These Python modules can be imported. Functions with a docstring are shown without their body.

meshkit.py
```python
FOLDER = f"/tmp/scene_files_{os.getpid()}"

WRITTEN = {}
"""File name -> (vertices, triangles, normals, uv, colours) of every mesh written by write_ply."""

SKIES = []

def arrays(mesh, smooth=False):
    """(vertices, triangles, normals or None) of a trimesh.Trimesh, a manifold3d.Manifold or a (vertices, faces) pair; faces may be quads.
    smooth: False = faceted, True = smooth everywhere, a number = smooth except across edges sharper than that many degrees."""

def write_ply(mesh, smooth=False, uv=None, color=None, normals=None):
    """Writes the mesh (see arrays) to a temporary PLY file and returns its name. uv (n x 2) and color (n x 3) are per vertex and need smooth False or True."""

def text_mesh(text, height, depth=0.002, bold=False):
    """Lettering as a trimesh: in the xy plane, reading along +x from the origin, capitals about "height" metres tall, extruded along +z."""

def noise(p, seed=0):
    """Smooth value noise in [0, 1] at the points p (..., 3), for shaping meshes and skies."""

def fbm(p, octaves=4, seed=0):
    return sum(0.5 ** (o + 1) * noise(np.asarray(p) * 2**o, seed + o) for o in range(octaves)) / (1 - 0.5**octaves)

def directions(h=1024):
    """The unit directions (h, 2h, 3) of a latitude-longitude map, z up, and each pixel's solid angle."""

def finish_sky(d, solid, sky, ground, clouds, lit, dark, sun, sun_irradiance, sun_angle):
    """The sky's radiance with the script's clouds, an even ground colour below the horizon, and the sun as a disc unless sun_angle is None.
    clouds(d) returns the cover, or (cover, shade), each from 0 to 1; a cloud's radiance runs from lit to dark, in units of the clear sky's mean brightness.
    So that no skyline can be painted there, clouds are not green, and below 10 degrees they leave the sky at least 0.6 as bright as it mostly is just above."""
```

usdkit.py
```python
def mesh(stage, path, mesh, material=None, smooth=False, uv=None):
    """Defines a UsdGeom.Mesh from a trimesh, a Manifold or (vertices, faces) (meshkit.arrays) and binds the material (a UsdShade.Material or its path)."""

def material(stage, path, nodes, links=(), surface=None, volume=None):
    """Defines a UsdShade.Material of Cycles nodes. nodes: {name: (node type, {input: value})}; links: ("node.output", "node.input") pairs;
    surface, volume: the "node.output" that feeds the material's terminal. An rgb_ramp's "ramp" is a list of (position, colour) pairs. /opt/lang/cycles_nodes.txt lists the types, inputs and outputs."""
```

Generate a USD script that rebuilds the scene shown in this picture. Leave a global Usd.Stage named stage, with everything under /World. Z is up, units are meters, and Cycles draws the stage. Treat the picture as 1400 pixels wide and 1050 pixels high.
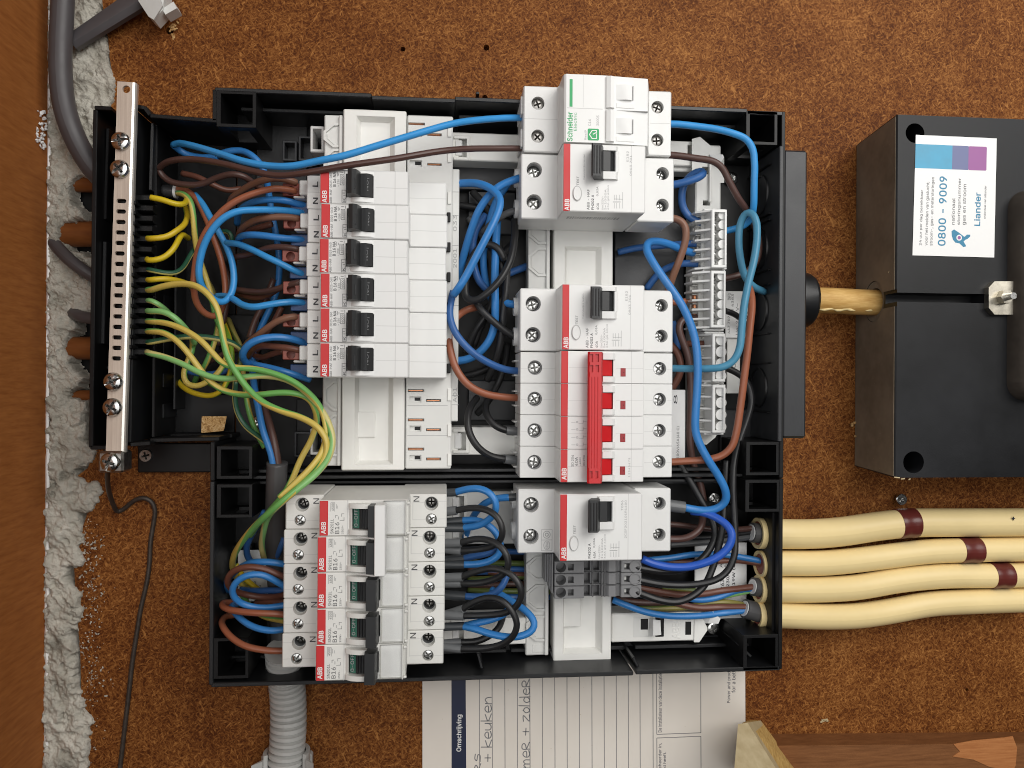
import math, random, numpy as np, trimesh, usdkit, meshkit
import manifold3d as m3
from manifold3d import Manifold
from shapely.geometry import Polygon, Point, box as sbox, LineString
from shapely import affinity
from shapely.ops import unary_union
from pxr import Usd, UsdGeom, UsdLux, UsdShade, Gf, Vt, Sdf

stage = Usd.Stage.CreateInMemory()
UsdGeom.Xform.Define(stage, '/World')
UsdGeom.Scope.Define(stage, '/World/Looks')
rng = random.Random(7)
nrg = np.random.default_rng(7)

# ------------------------------------------------------------------ camera
F, CD = 1050.0, 0.470                  # focal length in photo pixels, distance to the board
YAW, ROLL = math.radians(5.1), math.radians(0.35)
d_ = np.array([math.sin(YAW), 0, -math.cos(YAW)])
r0 = np.array([math.cos(YAW), 0, math.sin(YAW)]); u0_ = np.array([0, 1.0, 0])
r_ = math.cos(ROLL) * r0 + math.sin(ROLL) * u0_
u_ = -math.sin(ROLL) * r0 + math.cos(ROLL) * u0_
cam = UsdGeom.Camera.Define(stage, '/World/camera')
cam.CreateHorizontalApertureAttr(36.0); cam.CreateVerticalApertureAttr(27.0)
cam.CreateFocalLengthAttr(36.0 * F / 1400)
cam.CreateClippingRangeAttr(Gf.Vec2f(0.01, 50))
cam.AddTransformOp().Set(Gf.Matrix4d(*r_, 0, *u_, 0, *(-d_), 0, 0, 0, CD, 1))
cam.CreateExposureAttr(0.0)

# ------------------------------------------------------------------ lamps
def rect(name, pos, target, w, h, inten, col):
    L = UsdLux.RectLight.Define(stage, '/World/' + name)
    L.CreateWidthAttr(w); L.CreateHeightAttr(h); L.CreateIntensityAttr(inten); L.CreateColorAttr(Gf.Vec3f(*col))
    L.CreateNormalizeAttr(False)
    z = np.array(pos, float) - np.array(target, float); z /= np.linalg.norm(z)
    x = np.cross([0, 1, 0.01], z); x /= np.linalg.norm(x); y = np.cross(z, x)
    L.AddTransformOp().Set(Gf.Matrix4d(*map(float, x), 0, *map(float, y), 0, *map(float, z), 0, *map(float, pos), 1))
rect('window_lamp', (0.50, 0.52, 0.76), (0.12, 0.08, 0), 0.75, 0.75, 4.6, (1.0, 0.975, 0.94))
rect('room_lamp', (0.10, 0.10, 1.9), (0.05, 0, 0), 1.6, 1.6, 1.9, (1.0, 0.985, 0.97))
rect('side_lamp', (-1.0, 0.1, 1.2), (0, 0, 0), 0.6, 0.6, 3.4, (0.95, 0.98, 1.0))

# ------------------------------------------------------------------ helpers
def P(u, v, z=0.0):
    d = d_ + (u - 700) / F * r_ + (525 - v) / F * u_
    return np.array([0, 0, CD]) + d * ((z - CD) / d[2])
def depth(p): return float(np.dot(np.asarray(p) - [0, 0, CD], d_))
def px(n, u, v, z): return n * depth(P(u, v, z)) / F
def R(u0, v0, u1, v1, z):
    um, vm = (u0 + u1) / 2, (v0 + v1) / 2
    return P(u0, vm, z)[0], P(u1, vm, z)[0], P(um, v1, z)[1], P(um, v0, z)[1]     # x0 x1 y0 y1
names, locs = {}, {}
def numbered(path):
    n = names.get(path, 0); names[path] = n + 1
    return path if n == 0 else f'{path}_{n:03d}'
def tag(prim, label=None, cat=None, group=None, kind=None):
    prim = prim.GetPrim() if hasattr(prim, 'GetPrim') else prim
    for k, v in (('label', label), ('category', cat), ('group', group), ('kind', kind)):
        if v: prim.SetCustomDataByKey(k, v)
    return prim
def thing(name, label, cat, loc=(0, 0, 0), group=None, rotz=0):
    path = numbered('/World/' + name)
    x = UsdGeom.Xform.Define(stage, path)
    x.AddTranslateOp().Set(Gf.Vec3d(*map(float, loc)))
    if rotz: x.AddRotateZOp().Set(rotz)
    locs[path] = np.array(loc, float)
    return tag(x.GetPrim(), label, cat, group)
def tri(m):
    if isinstance(m, Manifold):
        a = m.to_mesh(); return trimesh.Trimesh(np.array(a.vert_properties[:, :3], float), np.array(a.tri_verts), process=False)
    return m
def cat_(ms):
    ms = [tri(m) for m in ms]
    return ms[0] if len(ms) == 1 else trimesh.util.concatenate(ms)
def obj(name, mesh, mat, parent=None, smooth=30, uv=None, label=None, cat=None, group=None, kind=None):
    """One Mesh prim; the mesh comes in world coordinates and is stored relative to its thing."""
    if isinstance(mesh, list) and len(mesh) > 1:
        if name in ('seam', 'pole_print', 'lever_ridge', 'wire_gate', 'cover_hinge', 'wire_entry', 'end_flange', 'cross_rib') and len(mesh) < 24:
            return [obj(name, m, mat, parent, smooth, uv, label, cat, group, kind) for m in mesh][0]
        if parent is not None: kind = kind or 'stuff'
    base = str(parent.GetPath()) if parent is not None else '/World'
    path = numbered(base + '/' + name)
    if isinstance(mesh, list): mesh = cat_(mesh)
    mesh = tri(mesh)
    top = '/'.join(base.split('/')[:3])
    off = locs.get(top, np.zeros(3))
    if isinstance(mesh, tuple): mesh = (np.asarray(mesh[0]) - off, mesh[1])
    else:
        mesh = mesh.copy(); mesh.apply_translation(-off)
    g = usdkit.mesh(stage, path, mesh, mat, smooth=smooth, uv=uv)
    return tag(g.GetPrim(), label, cat, group, kind)
def dup(src, loc, label, group=None):
    was = src.GetCustomData()
    base = '/'.join(str(src.GetPath()).split('/')[:3])
    path = numbered(base)
    x = UsdGeom.Xform.Define(stage, path)
    x.GetPrim().GetReferences().AddInternalReference(src.GetPath())
    x.GetPrim().SetInstanceable(True)
    ops = x.GetOrderedXformOps()
    x.ClearXformOpOrder()
    x.AddTranslateOp().Set(Gf.Vec3d(*map(float, loc)))
    return tag(x.GetPrim(), label, was['category'], group or was.get('group'))

def cbox(x0, x1, y0, y1, z0, z1, c=0.0004):
    x0, x1 = min(x0, x1), max(x0, x1); y0, y1 = min(y0, y1), max(y0, y1)
    c = min(c, (x1 - x0) * .45, (y1 - y0) * .45, (z1 - z0) * .45)
    pts = []
    for x, sx in ((x0, 1), (x1, -1)):
        for y, sy in ((y0, 1), (y1, -1)):
            for z, sz in ((z0, 1), (z1, -1)):
                pts += [(x + sx * c, y + sy * c, z), (x + sx * c, y, z + sz * c), (x, y + sy * c, z + sz * c)]
    return Manifold.hull_points(np.array(pts))
def pbox(u0, v0, u1, v1, z0, z1, c=0.0004, ref=None):
    """A box whose face at height ref (default its top) covers those pixels of the photograph."""
    return cbox(*R(u0, v0, u1, v1, z1 if ref is None else ref), z0, z1, c)
def cyl(x, y, z0, z1, r0, r1=None, n=28):
    return Manifold.cylinder(z1 - z0, r0, r0 if r1 is None else r1, n).translate((x, y, z0))
def hull(pts): return Manifold.hull_points(np.array(pts, float))
def extr(poly, z0, z1):
    polys = getattr(poly, 'geoms', [poly])
    m = trimesh.util.concatenate([trimesh.creation.extrude_polygon(g, z1 - z0, engine='earcut') for g in polys if g.area > 0])
    m.apply_translation((0, 0, z0)); return m
def bar(a, b, w, z0, z1, c=0.0003):
    """An upright slab from a to b (xy), w thick, between two heights."""
    a, b = np.array(a[:2], float), np.array(b[:2], float); L = np.linalg.norm(b - a)
    return cbox(0, L, -w / 2, w / 2, z0, z1, c).rotate((0, 0, math.degrees(math.atan2(b[1] - a[1], b[0] - a[0])))).translate((a[0], a[1], 0))
def pbar(u0, v0, u1, v1, w, z0, z1, c=0.0003): return bar(P(u0, v0, z1), P(u1, v1, z1), w, z0, z1, c)
def screw(x, y, z, r, h=None, ang=0, kind='cross', dome=True):
    """A screw head: domed disc with a driver recess."""
    h = h or r * .55
    if dome:
        m = Manifold.hull_points(np.vstack([[(rr * math.cos(a), rr * math.sin(a), zz) for a in np.linspace(0, 2 * math.pi, 28, endpoint=False)]
             for rr, zz in ((r, 0), (r, h * .45), (r * .86, h * .78), (r * .55, h * .97))]))
    else:
        m = Manifold.hull_points(np.vstack([[(rr * math.cos(a), rr * math.sin(a), zz) for a in np.linspace(0, 2 * math.pi, 28, endpoint=False)]
             for rr, zz in ((r, 0), (r, h * .85), (r * .93, h))]))
    w = r * .30
    def groove(L, w_, dpt): return Manifold.hull_points(np.array([(sx * L, sy * w_ / 2, h * 1.3) for sx in (-1, 1) for sy in (-1, 1)] + [(sx * L, sy * w_ / 2, h * .8) for sx in (-1, 1) for sy in (-1, 1)] + [(-L * .55, 0, h * dpt), (L * .55, 0, h * dpt)]))
    cut = groove(r * .64, w, .05) + groove(r * .64, w, .05).rotate((0, 0, 90)) + Manifold.hull_points(np.array([(0, 0, -h * .1)] + [(r * .3 * math.cos(a), r * .3 * math.sin(a), h * 1.3) for a in np.linspace(0, 6.28, 9)]))
    if kind == 'combo': cut = cut + groove(r * 1.15, w * .8, .55)
    return (m - cut).rotate((0, 0, ang)).translate((x, y, z))
def txt(s, u0, v0, u1, v1, z, bold=False, d=0.00006):
    """Lettering that reads upward, filling the pixels u0..u1 (letter tops to the left) and v1 (start) .. v0 (end)."""
    x0, x1, y0, y1 = R(u0, v0, u1, v1, z)
    m = meshkit.text_mesh(s, 0.01, 0.001, bold)
    v = m.vertices; v = np.stack([-v[:, 1], v[:, 0], v[:, 2]], 1)
    lo, hi = v.min(0), v.max(0)
    v = (v - lo) / np.maximum(hi - lo, 1e-9)
    m.vertices = np.stack([x0 + v[:, 0] * (x1 - x0), y0 + v[:, 1] * (y1 - y0), z + 0.00001 + v[:, 2] * d], 1)
    return m
def spline(pts, step=0.0016):
    p = np.array(pts, float)
    q = np.vstack([2 * p[0] - p[1], p, 2 * p[-1] - p[-2]]); out = []
    for i in range(1, len(q) - 2):
        a, b, c, e = q[i - 1], q[i], q[i + 1], q[i + 2]
        t0, t1, t2, t3 = 0, *(np.cumsum([max(np.linalg.norm(b - a), 1e-6) ** .5, max(np.linalg.norm(c - b), 1e-6) ** .5, max(np.linalg.norm(e - c), 1e-6) ** .5]))
        n = max(2, int(np.linalg.norm(c - b) / step))
        for t in np.linspace(t1, t2, n, endpoint=False):
            A1 = (t1 - t) / (t1 - t0) * a + (t - t0) / (t1 - t0) * b; A2 = (t2 - t) / (t2 - t1) * b + (t - t1) / (t2 - t1) * c; A3 = (t3 - t) / (t3 - t2) * c + (t - t2) / (t3 - t2) * e
            B1 = (t2 - t) / (t2 - t0) * A1 + (t - t0) / (t2 - t0) * A2; B2 = (t3 - t) / (t3 - t1) * A2 + (t - t1) / (t3 - t1) * A3
            out.append((t2 - t) / (t2 - t1) * B1 + (t - t1) / (t2 - t1) * B2)
    out.append(p[-1]); out = np.array(out)
    for _ in range(2): out[1:-1] = .25 * out[:-2] + .5 * out[1:-1] + .25 * out[2:]
    return out
def tube(path, r, n=12, twist=0.0, prof=None, phase=0.0):
    """((vertices, faces), uv) of a round tube with caps; r a number or one per point; u runs round, v along in metres."""
    path = np.asarray(path, float); k = len(path)
    T = np.gradient(path, axis=0); T /= np.maximum(np.linalg.norm(T, axis=1, keepdims=True), 1e-12)
    N = np.zeros_like(T); a = np.array([0, 0, 1.0]) if abs(T[0, 2]) < .9 else np.array([1.0, 0, 0])
    N[0] = a - T[0] * np.dot(a, T[0]); N[0] /= np.linalg.norm(N[0])
    for i in range(1, k):
        N[i] = N[i - 1] - T[i] * np.dot(N[i - 1], T[i]); N[i] /= np.linalg.norm(N[i])
    B = np.cross(T, N); s = np.concatenate([[0], np.cumsum(np.linalg.norm(np.diff(path, axis=0), axis=1))])
    r = np.broadcast_to(r, (k,)); th = np.linspace(0, 2 * np.pi, n + 1)
    V = path[:, None] + r[:, None, None] * (np.cos(th)[None, :, None] * N[:, None] + np.sin(th)[None, :, None] * B[:, None])
    UV = np.stack([np.broadcast_to(th / (2 * np.pi), (k, n + 1)) + twist * s[:, None] + phase, np.broadcast_to(s[:, None], (k, n + 1))], -1)
    i, j = np.meshgrid(np.arange(k - 1), np.arange(n), indexing='ij'); a0 = i * (n + 1) + j
    f = np.concatenate([np.stack([a0, a0 + 1, a0 + n + 2], -1).reshape(-1, 3), np.stack([a0, a0 + n + 2, a0 + n + 1], -1).reshape(-1, 3)])
    f = f[:, ::-1]
    V, UV = V.reshape(-1, 3), UV.reshape(-1, 2)
    c0, c1 = len(V), len(V) + 1
    V = np.vstack([V, path[0], path[-1]]); UV = np.vstack([UV, UV[0], UV[-1]])
    e = (k - 1) * (n + 1)
    f = np.vstack([f, [[c0, q, q + 1] for q in range(n)], [[c1, e + q + 1, e + q] for q in range(n)]])
    tm = trimesh.Trimesh(V, f, process=False)
    if tm.volume < 0: f = f[:, ::-1]
    return (V, f), UV

# ------------------------------------------------------------------ materials
def mat(name, col, rough=.45, metal=0.0, bump=0.0, bscale=900, vary=0.0, vscale=60, spec=.5, coat=0.0, **kw):
    nodes = {'p': ('principled_bsdf', {'base_color': col, 'roughness': rough, 'metallic': metal, 'specular_ior_level': spec, 'coat_weight': coat, **kw}), 'g': ('texture_coordinate', {})}
    links = []
    if vary:
        nodes['n'] = ('noise_texture', {'scale': vscale, 'detail': 6.0, 'roughness': .6})
        c = np.array(col)
        nodes['r'] = ('rgb_ramp', {'ramp': [(.25, tuple(c * (1 - vary))), (.5, tuple(c)), (.75, tuple(np.minimum(c * (1 + vary), 1)))]})
        nodes['m'] = ('math', {'math_type': 'multiply_add', 'value2': .3, 'value3': max(rough - .15, .05)})
        links += [('g.object', 'n.vector'), ('n.fac', 'r.fac'), ('r.color', 'p.base_color'), ('n.fac', 'm.value1'), ('m.value', 'p.roughness')]
    if bump:
        nodes['bn'] = ('noise_texture', {'scale': bscale, 'detail': 3.0})
        nodes['b'] = ('bump', {'strength': bump, 'distance': .0004})
        links += [('g.object', 'bn.vector'), ('bn.fac', 'b.height'), ('b.normal', 'p.normal')]
    return usdkit.material(stage, '/World/Looks/' + name, nodes, links, surface='p.BSDF')
M = {}
M['white'] = mat('white_plastic', (.76, .76, .745), .38, vary=.03, vscale=25, bump=.06, bscale=2500)
M['cream'] = mat('warm_grey_plastic', (.74, .735, .70), .36, vary=.03, vscale=30, bump=.05, bscale=2500)
M['tray'] = mat('tray_plastic', (.78, .775, .74), .42, vary=.06, vscale=40)
M['lgrey'] = mat('light_grey_plastic', (.68, .68, .655), .42, vary=.04, vscale=30)
M['black'] = mat('black_plastic', (.0052, .0052, .0056), .42, vary=.25, vscale=50, bump=.08, bscale=1800, spec=.28)
M['black_soft'] = mat('worn_black_plastic', (.0085, .009, .010), .40, vary=.3, vscale=35, bump=.12, bscale=1500)
M['flange'] = mat('flange_plastic', (.021, .0225, .0255), .42, vary=.15, vscale=40, bump=.15, bscale=2600)
M['toggle'] = mat('toggle_black', (.016, .017, .018), .42, bump=.05, bscale=2500)
M['red'] = mat('red_plastic', (.56, .018, .020), .45, vary=.04)
M['red_lever'] = mat('red_lever', (.55, .010, .014), .36, vary=.06, vscale=80)
M['dark_red'] = mat('dark_red', (.30, .012, .016), .4)
M['terra'] = mat('terminal_red', (.27, .065, .042), .42, vary=.08)
M['tblue'] = mat('terminal_blue', (.02, .06, .18), .42)
M['green'] = mat('green_print', (.03, .36, .12), .5)
M['off_green'] = mat('green_window', (.045, .16, .115), .45)
M['ink'] = mat('print_ink', (.05, .05, .055), .6)
M['grey_ink'] = mat('grey_print', (.36, .36, .36), .6)
M['wink'] = mat('white_print', (.8, .8, .78), .5)
M['dgrey'] = mat('grey_terminal_plastic', (.205, .205, .21), .42, vary=.05)
M['ferrule'] = mat('grey_ferrule', (.13, .135, .14), .4)
M['ferrule_dark'] = mat('dark_ferrule', (.05, .055, .06), .4)
M['steel'] = mat('bright_steel', (.56, .56, .55), .22, 1.0, vary=.2, vscale=500)
M['dull_steel'] = mat('dull_steel', (.30, .29, .275), .34, 1.0, vary=.2, vscale=300)
M['clipmetal'] = mat('clip_metal', (.62, .58, .49), .33, 1.0, vary=.2, vscale=120)
M['copper'] = mat('copper', (.62, .27, .14), .32, 1.0, vary=.2, vscale=600)
M['barmetal'] = None
M['dark'] = mat('dark_void', (.006, .006, .006), .8)
M['plaster'] = None
for nm, c, ro in (('blue', (.035, .20, .52), .36), ('light_blue', (.045, .30, .68), .36), ('dark_blue', (.035, .12, .34), .4), ('royal_blue', (.025, .10, .48), .36),
              ('teal_blue', (.075, .26, .40), .38), ('brown', (.155, .060, .040), .4), ('orange_brown', (.30, .098, .050), .4), ('dark_brown', (.085, .042, .034), .4),
              ('tan_brown', (.22, .105, .066), .42), ('black_wire', (.016, .016, .017), .42), ('grey_wire', (.09, .092, .095), .42), ('yellow', (.62, .46, .015), .4),
              ('sheath_grey', (.075, .074, .076), .45), ('sheath_dark', (.035, .035, .037), .45), ('cable_grey', (.072, .066, .070), .47)):
    M[nm] = mat('wire_' + nm, c, ro, vary=.06, vscale=90)
def stripe(name, c1, c2, sharp=.44):
    return usdkit.material(stage, '/World/Looks/' + name, {
        't': ('texture_coordinate', {}), 's': ('separate_xyz', {}), 'f': ('math', {'math_type': 'fraction'}),
        'r': ('rgb_ramp', {'ramp': [(0, c1), (sharp, c1), (sharp + .03, c2), (.97, c2), (1, c1)]}),
        'p': ('principled_bsdf', {'roughness': .4})},
        [('t.UV', 's.vector'), ('s.x', 'f.value1'), ('f.value', 'r.fac'), ('r.color', 'p.base_color')], surface='p.BSDF')
M['gy'] = stripe('wire_green_yellow', (.15, .40, .10), (.60, .46, .10))
M['gy_dark'] = stripe('wire_dark_green_yellow', (.02, .09, .05), (.56, .50, .17), .5)
M['gy_yellow'] = stripe('wire_yellow_green', (.20, .36, .03), (.62, .44, .02), .3)
M['gy_pale'] = stripe('wire_pale_green_yellow', (.22, .48, .16), (.58, .52, .20), .55)
M['gy_olive'] = stripe('wire_olive', (.10, .14, .03), (.27, .23, .06))
M['seam'] = mat('seam_line', (.50, .50, .49), .6)
M['conduit'] = mat('cream_conduit', (.84, .665, .335), .42, vary=.05, vscale=30)
M['corrugated'] = mat('corrugated_grey', (.50, .50, .48), .42, vary=.06, vscale=60)
M['tape'] = mat('brown_tape', (.115, .022, .018), .3, vary=.15, vscale=60)
M['navy'] = mat('navy_print', (.012, .018, .05), .5)
M['pencil'] = mat('pencil', (.17, .17, .18), .6)
M['metercase'] = mat('meter_case', (.0085, .009, .0105), .45, vary=.85, vscale=14, bump=.1, bscale=1300, spec=.32)
M['st_teal'] = mat('sticker_teal', (.055, .33, .52), .4, vary=.18, vscale=55)
M['st_slate'] = mat('sticker_slate', (.13, .15, .30), .4)
M['st_purple'] = mat('sticker_purple', (.30, .09, .29), .4)
M['st_blue'] = mat('sticker_blue', (.03, .21, .35), .45)
M['sticker'] = mat('sticker_white', (.80, .80, .79), .35)
M['slate_wire'] = mat('bare_lead', (.060, .048, .040), .5, .4, vary=.3, vscale=300)
M['redwood'] = None
def tex(name, nodes, links): return usdkit.material(stage, '/World/Looks/' + name, nodes, links, surface='p.BSDF')
# chipboard: many small flakes in four directions
def chipboard(name, dark, mid, light, stretch=(330, 1250), zoom=1.0, rough=.62):
    n = {'t': ('texture_coordinate', {}), 'dn': ('noise_texture', {'scale': 260.0, 'detail': 1.0}), 'dv': ('vector_math', {'math_type': 'scale', 'scale': .0022}),
         'da': ('vector_math', {'math_type': 'add'}), 'p': ('principled_bsdf', {'roughness': rough, 'specular_ior_level': .12})}
    l = [('t.object', 'dn.vector'), ('dn.color', 'dv.vector1'), ('t.object', 'da.vector1'), ('dv.vector', 'da.vector2')]
    prev = None
    for k, ang in enumerate((.15, .95, 1.75, 2.55, 0.55, 2.1)):
        n[f'm{k}'] = ('mapping', {'mapping_type': 'texture', 'rotation': (0, 0, ang), 'scale': (1 / (stretch[0] * zoom), 1 / (stretch[1] * zoom), .002), 'location': (k * .137, k * .051, k * .033)})
        n[f'v{k}'] = ('noise_texture', {'scale': 1.0, 'detail': 1.5, 'roughness': .5})
        l += [('da.vector', f'm{k}.vector'), (f'm{k}.vector', f'v{k}.vector')]
        if prev:
            n[f'x{k}'] = ('math', {'math_type': 'maximum'})
            l += [(prev, f'x{k}.value1'), (f'v{k}.fac', f'x{k}.value2')]; prev = f'x{k}.value'
        else: prev = f'v{k}.fac'
    n['ln'] = ('noise_texture', {'scale': 22.0, 'detail': 5.0, 'roughness': .62})
    n['lm'] = ('math', {'math_type': 'multiply_add', 'value2': .26, 'value3': -.13})
    n['ad'] = ('math', {'math_type': 'add'})
    n['r'] = ('rgb_ramp', {'ramp': [(.51, dark), (.605, mid), (.685, tuple(.6 * a + .4 * b for a, b in zip(mid, light))), (.77, light)]})
    n['b'] = ('bump', {'strength': .35, 'distance': .0006})
    for k, ang in enumerate((1.1, 2.0)):
        n[f'bm{k}'] = ('mapping', {'mapping_type': 'texture', 'rotation': (0, 0, ang), 'scale': (1 / 75, 1 / 420, .002), 'location': (k * .71, .3 * k, 0)})
        n[f'bn{k}'] = ('noise_texture', {'scale': 1.0, 'detail': 2.0})
        n[f'bo{k}'] = ('map_range', {'from_min': .69, 'from_max': .75, 'to_min': 0.0, 'to_max': .16, 'clamp': True})
        n[f'ba{k}'] = ('math', {'math_type': 'add'})
        l += [('da.vector', f'bm{k}.vector'), (f'bm{k}.vector', f'bn{k}.vector'), (f'bn{k}.fac', f'bo{k}.value'), (f'bo{k}.result', f'ba{k}.value2'), (prev, f'ba{k}.value1')]
        prev = f'ba{k}.value'
    l += [('t.object', 'ln.vector'), ('ln.fac', 'lm.value1'), ('lm.value', 'ad.value1'), (prev, 'ad.value2'), ('ad.value', 'r.fac'), ('r.color', 'p.base_color'),
          ('ad.value', 'b.height'), ('b.normal', 'p.normal')]
    return tex(name, n, l)
M['chip'] = chipboard('chipboard', (.074, .0200, .0042), (.158, .0510, .0105), (.365, .155, .042), (300, 1000))
M['rawchip'] = chipboard('raw_chipboard', (.24, .12, .04), (.55, .33, .13), (.75, .55, .30), zoom=1.0)
def grain(name, c1, c2, scale=(30, 900, 300), rough=.55, rot=0.0, bump=.2):
    return tex(name, {'t': ('texture_coordinate', {}), 'm': ('mapping', {'mapping_type': 'texture', 'scale': tuple(1 / s for s in scale), 'rotation': (0, 0, rot)}), 'n': ('noise_texture', {'scale': 1.0, 'detail': 6.0, 'roughness': .65}),
        'r': ('rgb_ramp', {'ramp': [(.3, c1), (.7, c2)]}), 'b': ('bump', {'strength': bump, 'distance': .0005}), 'p': ('principled_bsdf', {'roughness': rough, 'specular_ior_level': .2})},
        [('t.object', 'm.vector'), ('m.vector', 'n.vector'), ('n.fac', 'r.fac'), ('r.color', 'p.base_color'), ('n.fac', 'b.height'), ('b.normal', 'p.normal')])
M['sidewood'] = grain('cupboard_side', (.27, .085, .018), (.39, .140, .034), (500, 420, 60), .75)
M['redwood'] = grain('stained_batten', (.155, .060, .021), (.25, .104, .038), (60, 700, 300), .6)
M['bare_redwood'] = grain('bare_batten', (.36, .13, .042), (.50, .21, .075), (60, 900, 300), .6)
M['pine'] = grain('pale_pine', (.40, .31, .17), (.54, .44, .27), (200, 90, 40), .6, .6)
M['sawn'] = grain('sawn_pine', (.36, .20, .055), (.68, .46, .17), (700, 120, 200), .75, -.9, .8)
M['barmetal'] = grain('tinned_bar', (.44, .36, .30), (.60, .51, .43), (900, 25, 100), .36, 0, .05)
M['bright_edge'] = mat('bar_edge', (.78, .74, .68), .3, 0.7, vary=.08)
M['plaster'] = tex('plaster', {'t': ('texture_coordinate', {}), 'n': ('noise_texture', {'scale': 65.0, 'detail': 8.0, 'roughness': .65}), 'n2': ('noise_texture', {'scale': 650.0, 'detail': 5.0, 'roughness': .7}),
        'r': ('rgb_ramp', {'ramp': [(.27, (.20, .185, .15)), (.42, (.46, .435, .37)), (.70, (.72, .69, .61))]}), 'b': ('bump', {'strength': .9, 'distance': .0016}), 'p': ('principled_bsdf', {'roughness': .9, 'specular_ior_level': .15})},
        [('t.object', 'n.vector'), ('t.object', 'n2.vector'), ('n.fac', 'r.fac'), ('r.color', 'p.base_color'), ('n2.fac', 'b.height'), ('b.normal', 'p.normal')])
M['dusty'] = tex('dusty_case', {'t': ('texture_coordinate', {}), 'n': ('noise_texture', {'scale': 30.0, 'detail': 8.0, 'roughness': .7}), 'v': ('noise_texture', {'scale': 1500.0, 'detail': 2.0}),
        'r': ('rgb_ramp', {'ramp': [(.3, (.17, .135, .095)), (.7, (.30, .245, .18))]}), 'r2': ('rgb_ramp', {'ramp': [(.72, (0, 0, 0)), (.76, (.22, .19, .15))]}), 'x': ('mix_color', {'blend_type': 'add', 'fac': 1.0}), 'p': ('principled_bsdf', {'roughness': .85, 'specular_ior_level': .2})},
        [('t.object', 'n.vector'), ('t.object', 'v.vector'), ('n.fac', 'r.fac'), ('v.fac', 'r2.fac'), ('r.color', 'x.a'), ('r2.color', 'x.b'), ('x.result', 'p.base_color')])
M['paper'] = tex('paper', {'t': ('texture_coordinate', {}), 'n': ('noise_texture', {'scale': 18.0, 'detail': 6.0}), 'v': ('noise_texture', {'scale': 420.0, 'detail': 3.0}),
        'r': ('rgb_ramp', {'ramp': [(.3, (.74, .68, .605)), (.7, (.80, .745, .67))]}), 'r2': ('rgb_ramp', {'ramp': [(.74, (1, 1, 1)), (.80, (.72, .64, .52))]}), 'x': ('mix_color', {'blend_type': 'multiply', 'fac': 1.0}), 'p': ('principled_bsdf', {'roughness': .6})},
        [('t.object', 'n.vector'), ('t.object', 'v.vector'), ('n.fac', 'r.fac'), ('v.fac', 'r2.fac'), ('r.color', 'x.a'), ('r2.color', 'x.b'), ('x.result', 'p.base_color')])
M['mica'] = grain('amber_cable', (.40, .20, .045), (.70, .46, .17), (60, 300, 300), .5)
M['cover_dust'] = mat('dusty_cover', (.060, .050, .041), .8, vary=.35, vscale=60, bump=.3, bscale=2500, spec=.2)
M['copper_pipe'] = grain('brown_pipe', (.16, .048, .012), (.24, .085, .024), (60, 200, 200), .4)
M['clear'] = usdkit.material(stage, '/World/Looks/clear_cover', {'t': ('transparent_bsdf', {'color': (.99, .99, .985)}), 'g': ('glossy_bsdf', {'roughness': .22}), 'f': ('fresnel', {'IOR': 1.28}), 'm': ('mix_closure', {})},
        [('f.fac', 'm.fac'), ('t.BSDF', 'm.closure1'), ('g.BSDF', 'm.closure2')], surface='m.closure')

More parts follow.
